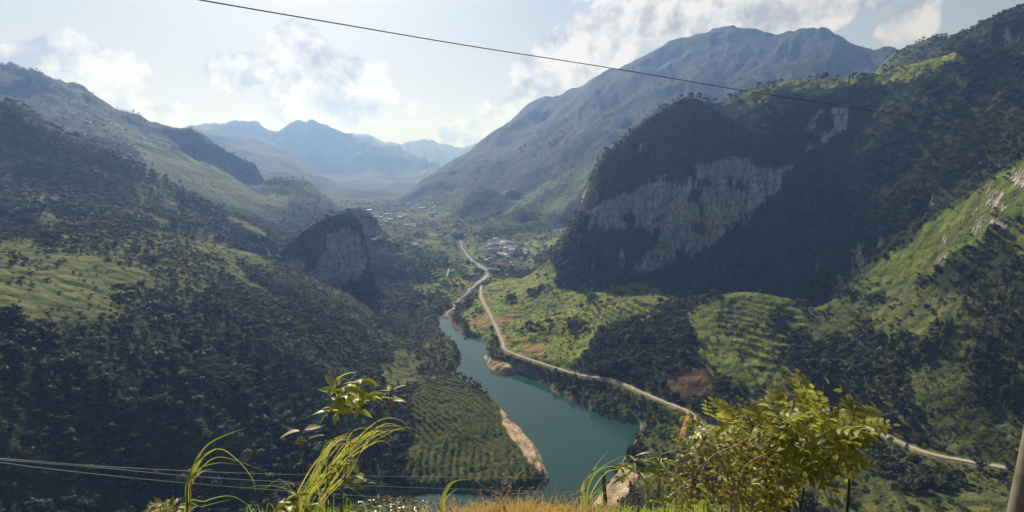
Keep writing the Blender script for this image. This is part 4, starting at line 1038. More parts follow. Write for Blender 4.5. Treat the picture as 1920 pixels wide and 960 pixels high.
def add_house(h, far):
    px, py, w, d, hh, wall, roof, flat, rot = h
    w *= 1.2; d *= 1.15; hh *= 1.1
    x, y, z = spot(px, py + 1, 500)
    for _ in range(12):        # keep neighbours apart
        near = [(qx, qy) for qx, qy, qw in placed if math.hypot(qx - x, qy - y) < 0.62 * (w + qw)]
        if not near: break
        qx, qy = near[0]; l = math.hypot(x - qx, y - qy) + .1; x += (x - qx) / l * 3 + .3; y += (y - qy) / l * 3
    placed.append((x, y, w)); z = float(ground(x, y))
    place = 'in the far hamlet up the valley' if far else ('in the village by the river bend' if 895 < px < 985 and py > 448 else 'standing apart in the valley fields')
    kind = ('flat' if flat else 'gabled')
    label = '%s %s house with %s %s' % (kind, wall if wall != 'white' else 'white-walled', rname[roof], place)
    if px == 940 and py == 500: label = 'long low cream house with red roof beside the bridge'
    if px == 933 and py == 501: label = 'small white-walled house with red roof beside the bridge'
    if px == 901 and py == 450: label = 'low house with faded red roof behind the village'
    if px == 937 and py == 477: label = 'broad white sheet-metal roofed hall in front of the long school'
    if px == 954 and py == 461: label = 'largest grey gabled house at the head of the village'
    if px == 692: label = 'tall white flat-roofed house at the left end of the far hamlet'
    if px == 791 and py == 391: label = 'longest white-roofed building high on the far hamlet slope'
    t = thing('house', label, 'house', (x, y, z), R(rot), {'in the far': 'houses of the far hamlet', 'in the vil': 'houses of the valley village', 'standing a': 'houses scattered over the valley fields'}[place[:10]])
    wl, rf = house_mesh(w, d, hh, wall, roof, flat)
    child('wall', wl, t); child('roof', rf, t)
    if not far:
        child('door', DOOR, t, (-w * .1, -d / 2 - .03, 0))
        for sx in (-.32, .28): child('window', WIN, t, (w * sx, -d / 2 - .03, min(hh - 1.2, 1.7)), (0, 0, 0), (1.3, 1, 1))
        if hh > 4.5:
            for sx in (-.3, 0, .3): child('window', WIN, t, (w * sx, -d / 2 - .03, hh - 1.3), (0, 0, 0), (1.2, 1, 1))
# the long school-like block first, then the houses around it
def school():
    x, y, z = spot(929, 474, 500); placed.append((x, y, 24)); placed.append((x - 9, y, 10)); placed.append((x + 9, y, 10))
    t = thing('school_building', 'long three-storey cream building with pink stairwell in the village centre', 'building', (x, y, z), R(-3))
    w, d, h = 21, 8, 9.5
    child('wall', mesh_of('wall', [box_geo(-w / 2, w / 2, -d / 2, d / 2, -2, h)], M_WALL['cream']), t)
    rf = child('roof', house_mesh(w, d, h, 'cream', 'grey', 0)[1], t)
    child('stair_tower', mesh_of('stair_tower', [box_geo(-w / 2 - 5.5, -w / 2 - .02, -d / 2 - .8, d / 2 - 1, -2, h - .8)], M_WALL['pink']), t)
    col = mesh_of('column', [box_geo(-.22, .22, -.2, .2, -1, h - .3)], M_WALL['white']); slab = mesh_of('gallery_slab', [box_geo(-w / 2, w / 2, -1.5, 0, -.15, .15)], M_WALL['white'])
    for k in range(8): child('column', col, t, (-w / 2 + .5 + k * (w - 1) / 7, -d / 2 - 1.35, 0))
    for zz in (3.1, 6.2): child('gallery_slab', slab, t, (0, -d / 2 - .01, zz))
    for k in range(7):
        for zz in (1.5, 4.7, 7.8): child('window', WIN, t, (-w / 2 + 2 + k * (w - 4) / 6, -d / 2 - .03, zz), (0, 0, 0), (1.4, 1, 1.3))
school()
_hg = np.random.default_rng(31)
for k in range(26):
    a_ = 6.283 * _hg.random(); q_ = math.sqrt(_hg.random())
    HOUSES.append((945 + 40 * q_ * math.cos(a_), 469 + 17 * q_ * math.sin(a_), float(_hg.integers(6, 10)), float(_hg.integers(5, 7)), float(_hg.choice([3.2, 3.6, 5.0, 6.5])), str(_hg.choice(['white', 'cream', 'white', 'white'])), str(_hg.choice(['white', 'grey', 'white', 'grey', 'white'])), int(_hg.random() < .2), float(_hg.integers(-25, 25))))
for h in HOUSES: add_house(h, False)
for h in FAR: add_house(h, True)

# bridge over the stream
def bridge():
    ax, ay = plane_xy(884, 500, -203.5); bx, by = plane_xy(947, 506, -203.5)
    L_ = math.hypot(bx - ax, by - ay); t = thing('bridge', 'pale concrete bridge on piers crossing the rocky stream below the village', 'bridge', (ax, ay, -203.5), math.atan2(by - ay, bx - ax))
    conc = simple('bridge_concrete', (0.46, 0.45, 0.42), .9, .2, .6)
    child('deck', mesh_of('deck', [box_geo(0, L_, -2.2, 2.2, -.7, 0)], conc), t)
    for s_ in (-1, 1):
        rl = child('railing', mesh_of('railing', [box_geo(0, L_, -.09, .09, .8, 1.0)], conc), t, (0, s_ * 2.05, 0))
        po = mesh_of('post', [box_geo(-.1, .1, -.08, .08, 0, .8)], conc)
        for k in range(13): child('post', po, rl, (.5 + k * (L_ - 1) / 12, 0, 0))
    pier = mesh_of('pier', [box_geo(-.6, .6, -1.6, 1.6, -9, -.7)], conc)
    for f in (.3, .62): child('pier', pier, t, (L_ * f, 0, 0))
bridge()

# boulders in the stream bed
def boulder_mesh(seed):
    g = np.random.default_rng(seed); V = []; n = 7; m = 5; Fq = []
    for i in range(m):
        ph = math.pi * (i + .5) / m
        for k in range(n):
            a = 6.283 * k / n; q_ = 1 + .35 * (g.random() - .5); V.append((q_ * math.sin(ph) * math.cos(a) * 1.2, q_ * math.sin(ph) * math.sin(a), q_ * .65 * math.cos(ph)))
    for i in range(m - 1):
        for k in range(n): Fq.append((i * n + k, (i + 1) * n + k, (i + 1) * n + (k + 1) % n, i * n + (k + 1) % n))
    Fq.append(tuple(range(n))); Fq.append(tuple((m - 1) * n + k for k in range(n))[::-1])
    return mesh_of('boulder', [(V, Fq)], M_BOULDER)
M_BOULDER = simple('boulder_stone', (0.34, 0.32, 0.29), .9, .3, 1.0)
BM = [boulder_mesh(k) for k in range(5)]; _bg = np.random.default_rng(8)
for k in range(70):
    i_ = int(_bg.integers(2, len(rv) - 2)); off = (3 + 6 * _bg.random()) * (1 if _bg.random() < .5 else -1); x_, y_ = rv[i_, 0] + off, rv[i_, 1] + 2 * _bg.normal()
    o = bpy.data.objects.new('boulder', BM[k % 5]); COL.objects.link(o); s_ = .6 + 1.5 * _bg.random() ** 2; o.location = (x_, y_, float(ground(x_, y_)) + .2 * s_); o.scale = (s_,) * 3; o.rotation_euler = (0, 0, 6.28 * _bg.random())
    up = rv[i_, 1] > 960; o['label'] = ('%s grey boulder beside the stream ' % ('large' if s_ > 1.2 else 'small')) + ('above the bridge' if up else 'between bridge and lake'); o['category'] = 'boulder'; o['group'] = 'boulders along the rocky stream'

# ------------------------------------------------------------------ poles and wires
M_CONC = simple('weathered_concrete', (0.20, 0.18, 0.14), .9, .3, 6.0, bump=.3); M_WIRE = simple('wire', (0.05, 0.05, 0.055), .35, .1, 1.0, .5); M_CER = simple('ceramic', (0.25, 0.15, 0.10), .3, .1, 1.0, .5)
M_ALU = simple('bare_wire', (0.45, 0.45, 0.46), .3, .1, 1.0, .5, metallic=.6)
POLE = mesh_of('shaft', [tube_geo([(0, 0, -1), (0, 0, 8.5)], [.16, .10], 8)], M_CONC, True); ARM = mesh_of('crossarm', [box_geo(-.8, .8, -.06, .06, 7.9, 8.05)], M_CONC); INS = mesh_of('insulator', [tube_geo([(0, 0, 8.05), (0, 0, 8.3)], [.06, .04], 6)], M_CER)
for px, py, where in ((963, 646, 'at the sharp road bend above the lake'), (978, 640, 'on the grass just right of the road bend'), (1034, 690, 'beside the road right of the sandy point'), (1191, 735, 'on the outer road edge above the rocky shore'), (1360, 818, 'beside the road behind the leafy bush'), (925, 600, 'beside the straight road towards the village')):
    x, y, z = spot(px, py, 200); t = thing('utility_pole', 'slim concrete utility pole ' + where, 'pole', (x, y, z), R(20), 'utility poles along the lake road')
    child('shaft', POLE, t); child('crossarm', ARM, t)
    for sx in (-.7, 0, .7): child('insulator', INS, t, (sx, 0, 0))
def fpos(px, py, r):
    th, q = bearing(px, py); return np.array([r * math.sin(th), r * math.cos(th), r * q])
def wire(name, label, pts_, rad, mat, group=None):
    P = smooth_line([fpos(*p) for p in pts_], 8); o = bpy.data.objects.new(name, mesh_of(name, [tube_geo(P, [rad] * len(P), 6)], mat, True)); COL.objects.link(o)
    o['label'] = label; o['category'] = 'cable'
    if group: o['group'] = group
wire('overhead_cable', 'dark cable slanting across the sky from top left to right', [(100, -52, 11.0), (365, -2, 12), (620, 42, 13.3), (880, 86, 15.2), (1160, 130, 18), (1420, 174, 22.5), (1680, 214, 30), (1850, 238, 40), (2050, 262, 60)], .013, M_WIRE)
for k, (lab, p) in enumerate((('uppermost of three thin power wires low on the left', [(-150, 843, 13), (0, 859, 13), (200, 875, 13.5), (400, 885, 14), (560, 890, 15), (800, 894, 16.5), (1090, 897, 18), (1300, 896, 20)]),
     ('middle of three thin power wires low on the left', [(-150, 846, 13), (0, 862, 13), (200, 878, 13.5), (360, 893, 14), (560, 905, 15), (800, 915, 16.5), (1090, 923, 18), (1300, 926, 20)]),
     ('lowest of three thin power wires low on the left', [(-150, 850, 12.4), (0, 867, 12.5), (100, 880, 12.7), (330, 904, 13.5), (560, 922, 15), (800, 937, 16.5), (1090, 951, 18), (1300, 957, 20)]))):
    wire('power_wire', lab, p, .0075, M_ALU if k < 3 else M_WIRE, 'thin power wires above the dark ravine')
def near_pole():
    b = fpos(1916, 950, 9.6); gz = float(ground(b[0], b[1]))
    t = thing('concrete_pole', 'weathered concrete pole leaning at the right edge', 'pole', (b[0], b[1], gz))
    child('shaft', mesh_of('shaft', [tube_geo([(0, 0, -.6), (0, 0, -gz - 2.2), (0.03, 0, -gz + 2.5)], [.15, .132, .11], 14)], M_CONC, True), t)
    child('steel_band', mesh_of('steel_band', [tube_geo([(0, 0, -gz - 3.45), (0, 0, -gz - 3.38)], [.142, .142], 14)], M_ALU, True), t)
near_pole()

# ------------------------------------------------------------------ plants on the verge
LF_YEL = leaf_mat('sunlit_leaf', (0.24, 0.27, 0.06), 0.50, 0.30, (0.48, 0.48, 0.07), .35, .4)
LF_GRN = leaf_mat('green_leaf', (0.10, 0.15, 0.035), 0.50, 0.30, (0.28, 0.36, 0.05), .35, .4)
LF_BRI = leaf_mat('bright_leaf', (0.30, 0.35, 0.09), 0.55, 0.25, (0.56, 0.60, 0.12), .35, .4)
LF_OLV = leaf_mat('olive_leaf', (0.17, 0.19, 0.05), 0.48, 0.35, (0.36, 0.36, 0.06), .4, .38)
LF_PALE = leaf_mat('pale_dry_leaf', (0.42, 0.38, 0.22), 0.45, 0.25, (0.55, 0.46, 0.20), .3, .5)
LF_ORG = leaf_mat('turning_leaf', (0.35, 0.18, 0.04), 0.5, 0.3, (0.60, 0.28, 0.03), .3, .5)
LF_BRN = leaf_mat('brownish_leaf', (0.17, 0.15, 0.05), 0.45, 0.4, (0.33, 0.27, 0.06), .3, .5)
LF_STRAW = leaf_mat('straw', (0.42, 0.30, 0.13), 0.45, 0.35, (0.55, 0.38, 0.14), .3, .5)
LF_GLOSS = leaf_mat('glossy_leaf', (0.16, 0.19, 0.10), 0.35, 0.3, (0.25, 0.30, 0.10), .9, .22)
M_STEM = simple('stem', (0.16, 0.17, 0.06), .8, .3, 8.0); M_TWIG = simple('dry_twig', (0.34, 0.30, 0.22), .9, .3, 8.0); M_TWIGD = simple('dark_twig', (0.06, 0.055, 0.04), .9, .3, 8.0)
def leaf_geo(L_, W, fold=.25, droop=.25, n=6):
    """pointed leaf along +X, folded on its midrib, tip drooping"""
    V = []; Fq = []
    for k in range(n + 1):
        t = k / n; w = W * math.sin(math.pi * min(1, t ** .75)) * .5 * (1 if k < n else 0) + (.004 * L_ if k in (0,) else 0); z = -droop * L_ * t * t; x = L_ * t * (1 - .12 * droop * t)
        V += [(x, -w, z + fold * w), (x, 0, z), (x, w, z + fold * w)]
    for k in range(n):
        b = 3 * k; Fq += [(b, b + 3, b + 4, b + 1), (b + 1, b + 4, b + 5, b + 2)]
    return V, Fq
def leaf_mesh(L_, W, mat, **kw): return mesh_of('leaf', [leaf_geo(L_, W, **kw)], mat, True)
from mathutils import Matrix, Vector, Euler
def blade_geo(P, w, fold=.3):
    """grass blade: tapering folded ribbon along a path"""
    P = smooth_line(P, 5); n = len(P); V = []; Fq = []
    t = np.gradient(P, axis=0); t /= np.linalg.norm(t, axis=1, keepdims=True)
    view = np.array([0.25, 1.0, 0.3])
    for i in range(n):
        f = i / (n - 1); s_ = np.cross(t[i], view); s_ /= np.linalg.norm(s_) + 1e-9; up = np.cross(s_, t[i])
        ww = w * .5 * (min(1, .35 + 2.5 * f)) * (1 - f ** 2.2)
        V += [P[i] - s_ * ww + up * fold * ww, P[i], P[i] + s_ * ww + up * fold * ww]
    for i in range(n - 1):
        b = 3 * i; Fq += [(b, b + 3, b + 4, b + 1), (b + 1, b + 4, b + 5, b + 2)]
    return V, Fq
def rel(P, o): return [np.asarray(p, float) - o for p in P]
def root_at(px, py, r):
    p = fpos(px, py, r); p[2] = float(ground(p[0], p[1])); return p
def place_leaf(me, parent, at, dirv, roll=0.0, scl=1.0, name='leaf'):
    d = Vector(dirv).normalized(); q = d.to_track_quat('X', 'Z'); m = Matrix.Rotation(roll, 4, d)
    o = bpy.data.objects.new(name, me); COL.objects.link(o); o.parent = parent
    e = (m @ q.to_matrix().to_4x4()).to_euler(); o.location = at; o.rotation_euler = e; o.scale = (scl,) * 3; return o
G = np.random.default_rng(404)
def grass_clump(label, root, blades, r, w, mat, group='grass clumps along the verge'):
    t = thing('grass_clump', label, 'grass', tuple(root), 0, group)
    for bl in blades:
        m = mat
        if isinstance(bl, tuple): bl, m = bl
        P = [root + (0, 0, -.03)] + [fpos(p[0], p[1], r + (p[2] if len(p) > 2 else 0)) for p in bl]
        child('blade', mesh_of('blade', [blade_geo(rel(P, root), w * (0.7 + .6 * G.random()))], m, True), t)
    return t
# arching blades low on the left
grass_clump('arching green grass blades in front of the wires at lower left', root_at(350, 1010, 2.45), [
    [(352, 955), (358, 885), (385, 838), (425, 815), (462, 803)], [(350, 950), (362, 880), (392, 850), (420, 838)], [(356, 950), (368, 892), (405, 858), (455, 868), (506, 889)],
    ([(356, 945), (372, 870), (410, 842), (448, 866), (474, 900), (479, 926)], LF_YEL), [(352, 958), (356, 905), (372, 880), (410, 868), (450, 872)],
    [(350, 965), (385, 940), (430, 930), (460, 944), (480, 965)], [(345, 965), (380, 950), (440, 934)], [(349, 950), (354, 900), (364, 868), (384, 846)],
    ([(353, 950), (361, 905), (380, 884), (402, 880)], LF_PALE)], 2.5, .0095, LF_GRN)
# tall leaning grass in the middle
def tall_grass():
    root = root_at(545, 1030, 2.7); bl = []
    for k in range(34):
        u = G.random(); b0 = 540 + 60 * G.random(); tx = 615 + 130 * u; ty = 850 - 70 * u * G.random() - 20 * G.random(); bend = 20 + 75 * G.random() * u; drp = -12 + 62 * G.random() * u
        m = LF_YEL if G.random() < .5 else (LF_GRN if G.random() < .7 else LF_PALE); dr = .35 * (G.random() - .5)
        mx = b0 + (tx - b0) * .42 + 10 * G.normal(); my = 970 + (ty - 970) * .52
        bl.append(([(b0, 972, dr), (mx, my, dr), (tx - 12, ty + 6, dr), (tx + bend * .5, ty - 6 + drp * .25, dr), (min(tx + bend, 775), ty + drp, dr)], m))
    for k in range(10):
        b0 = 540 + 80 * G.random(); a = 60 + 90 * G.random(); sg = 1 if G.random() < .7 else -1
        bl.append(([(b0, 965), (b0 + sg * 12, 930), (b0 + sg * a * .5, 895 + 20 * G.random()), (b0 + sg * a, 910 + 30 * G.random())], LF_GRN))
    grass_clump('tall leaning yellow-green grass at lower centre left', root, bl, 2.75, .0065, LF_YEL)
tall_grass()
LEAFS = [leaf_mesh(.095, .034, LF_BRI, droop=d) for d in (.1, .35, .6)] + [leaf_mesh(.095, .034, LF_YEL, droop=.4)]; LEAF_P = leaf_mesh(.085, .038, LF_PALE, droop=.3); LEAF_O = leaf_mesh(.06, .026, LF_ORG, droop=.4); LEAF_G = leaf_mesh(.07, .034, LF_GRN, droop=.2)
def leafy_stem(label, base, path, r, tops, n, spread, sc=1.0, pool=None, group='leafy stems rising from the verge', along=5):
    root = root_at(base[0], base[1], r); t = thing('leafy_plant', label, 'plant', tuple(root), 0, group)
    tubes = []
    main = [root] + [fpos(p[0], p[1], r) for p in path]
    tubes.append((rel(smooth_line(main, 4), root), None))
    for tp in tops:
        b0 = main[-1]; tip = fpos(tp[0], tp[1], r + (tp[2] if len(tp) > 2 else 0)); mid = (b0 + tip) / 2 + (0, 0, -.02)
        br = [b0, mid, tip]; tubes.append((rel(smooth_line(br, 3), root), None))
        for k in range(n):
            a = 6.283 * k / n + G.random() * .6; el = -.5 + 1.2 * G.random(); f = 1 - .5 * (k / n) * G.random() * 1.4
            d = (math.cos(a) * spread, math.sin(a) * .7, math.sin(el) * .9 + .15)
            at = b0 + (tip - b0) * max(.25, f) + G.normal(size=3) * .006
            place_leaf((pool or LEAFS)[int(G.integers(len(pool or LEAFS)))], t, tuple(at - root), d, (G.random() - .5) * 1.2, sc * (.65 + .6 * G.random()))
    st = []
    for q_, (P, _) in enumerate(tubes): st.append((P, np.linspace(.0045 if q_ == 0 else .003, .002, len(P)) * (1 if sc < 1.3 else 1.5)))
    for q_, (P, rd) in enumerate(st): child('stem', mesh_of('stem', [tube_geo(P, list(rd), 5)], M_STEM, True), t)
    return t
leafy_stem('leafy plant with paired pale green leaves at lower centre left', (600, 1030), [(612, 940), (618, 850), (640, 790)], 2.7, [(630, 712), (640, 745), (622, 770), (648, 728)], 8, 1.0)
leafy_stem('leafy plant with drooping yellow-green leaves beside the tall grass', (640, 1030), [(640, 930), (655, 840), (668, 780)], 2.75, [(678, 715), (690, 740), (672, 760)], 8, 1.0)
leafy_stem('thin stem with a few bright yellow leaves above the tall grass', (660, 1030), [(665, 930), (690, 840), (712, 775)], 2.8, [(735, 728), (745, 748)], 5, 1.1, 1.0, [LEAFS[0], LEAFS[1], LEAF_P, LEAF_O])
leafy_stem('thin stem carrying four pale leaves against the dark slope', (560, 1030), [(556, 940), (556, 870), (560, 838)], 2.6, [(565, 805), (575, 826)], 2, 1.0, 1.0, [LEAF_P, LEAF_P, LEAF_G])
leafy_stem('small plant with orange and yellow leaves within the tall grass', (640, 1030), [(642, 960), (646, 900)], 2.6, [(650, 862), (672, 890), (690, 905), (630, 872)], 4, 1.0, .8, [LEAF_O, LEAFS[1], LEAF_P, LEAFS[0]])
leafy_stem('low leafy plant at the foot of the tall grass', (560, 1040), [(555, 990)], 2.45, [(535, 940), (560, 925), (580, 950), (520, 960)], 7, 1.0, .8, [LEAF_G, LEAFS[3], LEAFS[2]])
# green shoots at lower right of the lake
SH = [leaf_mesh(.15, .020, LF_YEL, droop=d) for d in (.15, .4, .7)] + [leaf_mesh(.15, .022, LF_GRN, droop=.45)]
leafy_stem('slender shoots with long narrow leaves right of the near lake shore', (1185, 1040), [(1185, 960), (1188, 910)], 3.0, [(1190, 865), (1175, 890), (1205, 880)], 8, 1.0, 1.0, SH)
leafy_stem('taller narrow-leaved shoot beside the brownish bush', (1235, 1040), [(1232, 960), (1234, 905)], 3.1, [(1240, 852), (1228, 880), (1250, 885)], 8, 1.0, 1.0, SH)
leafy_stem('narrow-leaved shoot low at the bottom edge beside the brownish bush', (1270, 1050), [(1265, 985)], 3.0, [(1262, 925), (1245, 940), (1280, 945)], 7, 1.0, .9, SH)
grass_clump('pale arching grass blades against the near lake water', root_at(1095, 1010, 2.6), [
    [(1092, 950), (1090, 915), (1112, 880), (1142, 842)], [(1095, 950), (1098, 905), (1125, 878), (1170, 853)], ([(1090, 955), (1093, 915), (1108, 885), (1122, 876)], LF_PALE),
    [(1098, 955), (1108, 900), (1135, 876), (1168, 880), (1190, 890)], [(1100, 960), (1115, 925), (1140, 905)], [(1104, 960), (1120, 930), (1160, 918)], ([(1100, 955), (1130, 892), (1160, 880), (1195, 882)], LF_YEL)], 2.6, .011, LF_GRN)
grass_clump('few thin pale grass blades beside the dry thistle', root_at(832, 1010, 2.5), [
    [(828, 955), (832, 925), (845, 905), (870, 898)], [(830, 955), (838, 920), (855, 902), (888, 899)], [(827, 955), (829, 930), (838, 910)], ([(832, 955), (840, 930), (860, 915)], LF_YEL)], 2.5, .008, LF_GRN)
def stake():
    b = root_at(1150, 1000, 2.7); top = fpos(1131, 888, 2.75); o = bpy.data.objects.new('wooden_stake', mesh_of('wooden_stake', [tube_geo([b - (0, 0, .1) - b, (top - b) * .5 + (.004, 0, 0), top - b], [.014, .013, .011], 7)], M_STEM, True)); COL.objects.link(o); o.location = b
    o['label'] = 'short dark green stake standing among the grass by the lake'; o['category'] = 'stake'
stake()
# dry thistle-like plant
def thistle(px, py, r, h, label):
    root = root_at(px, 1015, r); t = thing('dry_plant', label, 'plant', tuple(root), 0, 'dry stalks along the verge'); top = fpos(px, py + 35, r)
    child('stem', mesh_of('stem', [tube_geo(rel([root, (root + top) / 2 + (.01, 0, 0), top], root), [.005, .004, .003], 5)], M_TWIG, True), t)
    for k in range(16):
        a = 6.283 * k / 16; l = .10 + .07 * G.random(); f = .75 + .25 * G.random(); b0 = root + (top - root) * f; tip = b0 + np.array([math.cos(a) * l, math.sin(a) * l * .6, .05 + .10 * G.random()])
        br = child('branch', mesh_of('branch', [tube_geo(rel([b0, (b0 + tip) / 2 + (0, 0, .01), tip], root), [.0025, .002, .0012], 4)], M_TWIG, True), t)
        for q_ in range(4): place_leaf(THL, br, tuple(b0 + (tip - b0) * (.4 + .2 * q_) - root), (math.cos(a + G.normal()), math.sin(a + G.normal()), .5), 0, .5 + .4 * G.random())
THL = leaf_mesh(.035, .008, LF_BRN, droop=.2)
thistle(940, 885, 2.5, .3, 'dry grey-green thistle standing in the straw at bottom centre')
thistle(1050, 905, 2.6, .25, 'small dry stalk in the straw in front of the lake')
# straw
def straw():
    V = []; Fq = []
    for k in range(2000):
        px = 975 + 75 * G.normal(); dn = .5 + .5 * math.sin(px / 31) * math.sin(px / 13 + 1); r = 2.35 + .5 * G.random(); b = fpos(px, 1000, r); b[2] = float(ground(b[0], b[1])); tpx = px + 8 + G.normal() * 34; tpy = 976 - 30 * dn * G.random() - 12 * G.random() - (22 * G.random() if G.random() < .12 else 0)
        tip = fpos(tpx, tpy, r + .1 * G.normal()); mid = (b + tip) / 2 + G.normal(size=3) * .02
        v, f = blade_geo([b, mid, tip, tip + G.normal(size=3) * .04 + (.01, 0, -.015)], .005 + .003 * G.random()); n0 = len(V); V += v; Fq += [tuple(i + n0 for i in q) for q in f]
    o = bpy.data.objects.new('dry_grass', mesh_of('dry_grass', [(V, Fq)], LF_STRAW, True)); COL.objects.link(o); o['kind'] = 'stuff'; o['label'] = 'tangle of orange dry straw grass along the bottom edge'; o['category'] = 'dry grass'
straw()
def verge():
    for lab, x0, x1, n_, top, mt in (('low green weeds and grass at the foot of the tall grass', 480, 665, 420, 952, LF_GRN), ('green grass tangle between the straw and the brownish bush', 1085, 1330, 420, 944, LF_GRN)):
        V = []; Fq = []
        for k in range(n_):
            px = x0 + (x1 - x0) * G.random(); r = 2.4 + .7 * G.random(); b = fpos(px, 1010, r); b[2] = float(ground(b[0], b[1])); dn = .4 + .6 * abs(math.sin(px / 27)); tip = fpos(px + G.normal() * 26, 985 - (985 - top) * dn * G.random() - (26 * G.random() if G.random() < .08 else 0), r + .1 * G.normal())
            v, f = blade_geo([b, (b + tip) / 2 + G.normal(size=3) * .02, tip, tip + G.normal(size=3) * .035 + (.01, 0, -.02)], .005 + .006 * G.random()); n0 = len(V); V += v; Fq += [tuple(i + n0 for i in q) for q in f]
        o = bpy.data.objects.new('verge_grass', mesh_of('verge_grass', [(V, Fq)], mt, True)); COL.objects.link(o); o['kind'] = 'stuff'; o['label'] = lab; o['category'] = 'grass'
verge()
# small-leaved bushes: foliage spread over many twigs
def bush(label, root, lobes, nleaf, L_, W, mat, r, twigs, tmat, name='bush', parts=260, frond=None, group='bushes growing on the verge'):
    t = thing(name, label, 'bush', tuple(root), 0, group)
    for P, r0 in twigs:
        Q_ = smooth_line([fpos(p[0], p[1], p[2]) if not isinstance(p, np.ndarray) else p for p in P], 5)
        child('branch', mesh_of('branch', [tube_geo(rel(Q_, root), list(np.linspace(r0, r0 * .35, len(Q_))), 6)], tmat, True), t)
    pool = frond or [leaf_mesh(L_, W, m_, droop=d) for m_ in mat for d in (.15, .5)]
    lob = np.array(lobes, float); ar = lob[:, 2] * lob[:, 3]; ar /= ar.sum()
    V = []; Fq = []; slots = []
    me0 = {}
    for k in range(nleaf):
        c = lob[G.choice(len(lob), p=ar)]; a = G.random() * 6.283; q_ = math.sqrt(G.random()); px = c[0] + c[2] * q_ * math.cos(a); py = c[1] + c[3] * q_ * math.sin(a); rr = r + c[4] * (G.random() - .5)
        at = fpos(px, py, rr) - root; out_ = np.array([(px - c[0]) / c[2], G.normal() * .6, -(py - c[1]) / c[3] * .6 + .1]) + G.normal(size=3) * .45
        slots.append((at, out_, (G.random() - .5) * 1.5, .6 + .7 * G.random(), int(G.integers(len(pool)))))
    slots.sort(key=lambda s_: np.linalg.norm(s_[0] + root) - 2 * s_[3] * .1)
    for at, d, roll, sc, pk in slots[:parts]: place_leaf(pool[pk], t, tuple(at), d, roll, sc)
    bymat = {}
    for at, d, roll, sc, pk in slots[parts:]:
        me = pool[pk]; mv = me0.setdefault(pk, ([tuple(v.co) for v in me.vertices], [tuple(p.vertices) for p in me.polygons]))
        dv = Vector(d).normalized(); mt = Matrix.Rotation(roll, 3, dv) @ dv.to_track_quat('X', 'Z').to_matrix()
        V, Fq = bymat.setdefault(me.materials[0], ([], [])); b = len(V)
        V += [tuple(mt @ (Vector(v) * sc) + Vector(at)) for v in mv[0]]; Fq += [tuple(i + b for i in f) for f in mv[1]]
    for m_, (V, Fq) in bymat.items():
        f = child('foliage', mesh_of('foliage', [(V, Fq)], m_, True), t); f['kind'] = 'stuff'
    return t
# pinnate leaf: one stalk with paired leaflets
def frond_mesh(L_, n, lw, mat, droop):
    geos = []; P = []
    for k in range(7):
        u = k / 6; P.append((L_ * u, 0, -droop * L_ * u * u))
    geos.append(tube_geo(P, list(np.linspace(.003, .0012, 7)), 4))
    for k in range(n):
        u = .18 + .82 * k / (n - 1); x, z = L_ * u, -droop * L_ * u * u; ll = lw * (1.1 - .55 * abs(u - .45))
        for sd in ((-1, 1) if k < n - 1 else (0,)):
            v, f = leaf_geo(ll, ll * .52, .2, .3, 4); a = sd * 1.05; ca, sa = math.cos(a), math.sin(a)
            geos.append(([(x + p[0] * ca - p[1] * sa, p[0] * sa + p[1] * ca, z + p[2]) for p in v], f))
    return mesh_of('leaf', geos, mat, True)
FR = [frond_mesh(.26, n_, .095, m_, d) for m_, d, n_ in ((LF_YEL, .15, 5), (LF_YEL, .4, 5), (LF_OLV, .15, 4), (LF_YEL, .3, 4), (LF_OLV, .6, 4))]
rg = root_at(1470, 1120, 5.6)
bush('green bush of long feathery compound leaves in front of the road', rg, [(1480, 795, 125, 45, 1.0), (1565, 790, 70, 30, .8), (1415, 815, 80, 38, 1.0), (1500, 835, 110, 40, 1.2), (1440, 880, 80, 35, .9), (1345, 805, 45, 28, .6), (1500, 752, 45, 18, .5), (1560, 850, 45, 30, .7)],
     300, .1, .05, [LF_GRN], 5.4, [([rg, (1470, 980, 5.5), (1462, 900, 5.4), (1470, 820, 5.3), (1490, 755, 5.2)], .018), ([rg, (1500, 960, 5.6), (1520, 860, 5.5), (1560, 780, 5.4)], .014), ([rg, (1440, 960, 5.5), (1400, 860, 5.4), (1350, 790, 5.3)], .013),
     ([root_at(1585, 1100, 5.9), (1588, 960, 5.9), (1592, 900, 5.85), (1600, 860, 5.8)], .02), ([rg, (1480, 940, 5.5), (1450, 870, 5.3), (1420, 815, 5.2), (1400, 775, 5.2)], .02)], M_TWIGD, 'bush', 230, FR)
rb = root_at(1360, 1120, 4.6)
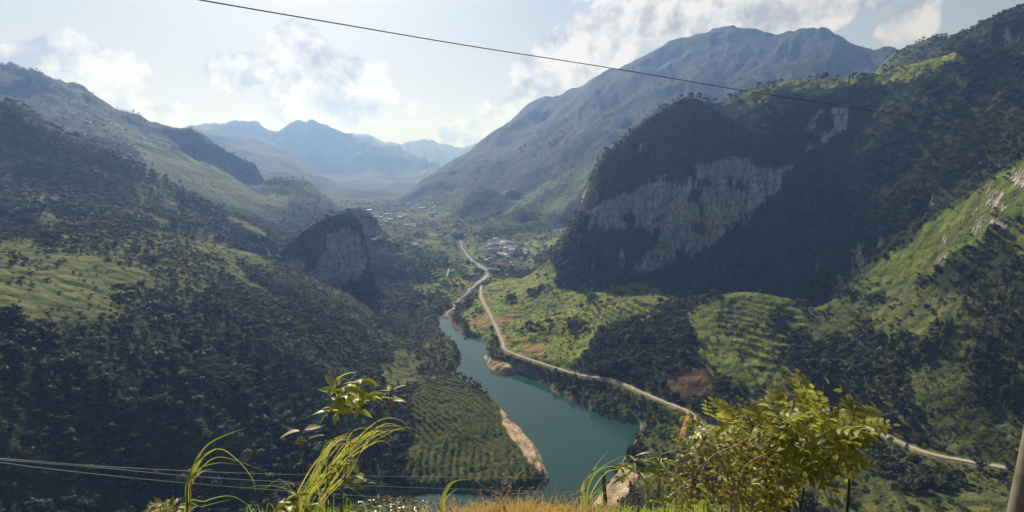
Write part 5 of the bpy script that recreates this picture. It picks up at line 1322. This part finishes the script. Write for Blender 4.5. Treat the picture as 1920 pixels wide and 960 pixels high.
bush('brownish small-leaved bush with bare pale twigs at lower right', rb, [(1330, 880, 70, 60, .7), (1400, 880, 70, 65, .8), (1300, 830, 45, 30, .5), (1380, 830, 60, 30, .6), (1440, 920, 55, 45, .6), (1350, 940, 90, 35, .7), (1290, 920, 35, 50, .5)],
     1500, .055, .028, [LF_BRN, LF_BRN, LF_YEL], 4.5, [([rb, (1370, 980, 4.5), (1365, 900, 4.3), (1340, 850, 4.2), (1320, 838, 4.2)], .016), ([rb, (1375, 970, 4.4), (1395, 880, 4.2), (1440, 850, 4.1)], .012), ([rb, (1355, 960, 4.4), (1318, 905, 4.2), (1330, 860, 4.15), (1380, 835, 4.1), (1425, 808, 4.1)], .009),
     ([rb, (1378, 940, 4.2), (1360, 890, 4.1), (1335, 865, 4.05)], .008), ([rb, (1382, 950, 4.2), (1380, 915, 4.1), (1375, 900, 4.1)], .007)], M_TWIG, 'bush', 250)
rw = root_at(740, 1060, 2.9)
bush('low pale bush with glossy glinting leaves at bottom centre', rw, [(725, 965, 70, 32, .5), (770, 955, 40, 22, .4), (680, 965, 35, 20, .4)], 900, .026, .013, [LF_GLOSS], 2.9,
     [([rw, (735, 1000, 2.9), (725, 960, 2.9)], .008), ([rw, (760, 1000, 2.9), (775, 955, 2.9)], .007), ([rw, (700, 1000, 2.9), (685, 962, 2.9)], .007)], M_TWIG, 'bush', 200)
rl = root_at(315, 1050, 3.0)
bush('tip of a dull yellow-green bush at the bottom left edge', rl, [(315, 962, 38, 18, .4), (300, 955, 16, 12, .3)], 260, .04, .016, [LF_BRN, LF_GRN], 3.0, [([rl, (318, 1000, 3.0), (312, 955, 3.0)], .008)], M_TWIG, 'bush', 120)
# ------------------------------------------------------------------ haze
def haze():
    x0, x1, y0, y1, z0, z1 = -8600, 8600, -400, 9900, float(GZ.min()) - 12, float(GZ.max()) + 40
    v = [(x, y, z) for z in (z0, z1) for x, y in ((x0, y0), (x1, y0), (x1, y1), (x0, y1))]
    me = bpy.data.meshes.new('haze'); me.from_pydata(v, [], [(3, 2, 1, 0), (4, 5, 6, 7), (0, 1, 5, 4), (1, 2, 6, 5), (2, 3, 7, 6), (3, 0, 4, 7)]); me.update()
    o = bpy.data.objects.new('haze', me); COL.objects.link(o); o['kind'] = 'stuff'; o['label'] = 'pale blue haze filling the valley'; o['category'] = 'haze'
    m, N, L, M, mix = material('valley_haze')
    out = N('ShaderNodeOutputMaterial'); pv = N('ShaderNodeVolumePrincipled')
    pv.inputs['Color'].default_value = (0.26, 0.45, 1.0, 1); pv.inputs['Absorption Color'].default_value = (1, 1, 1, 1)
    pv.inputs['Density'].default_value = 1.95e-4; pv.inputs['Anisotropy'].default_value = 0.33
    L(pv.outputs[0], out.inputs['Volume']); me.materials.append(m)
haze()
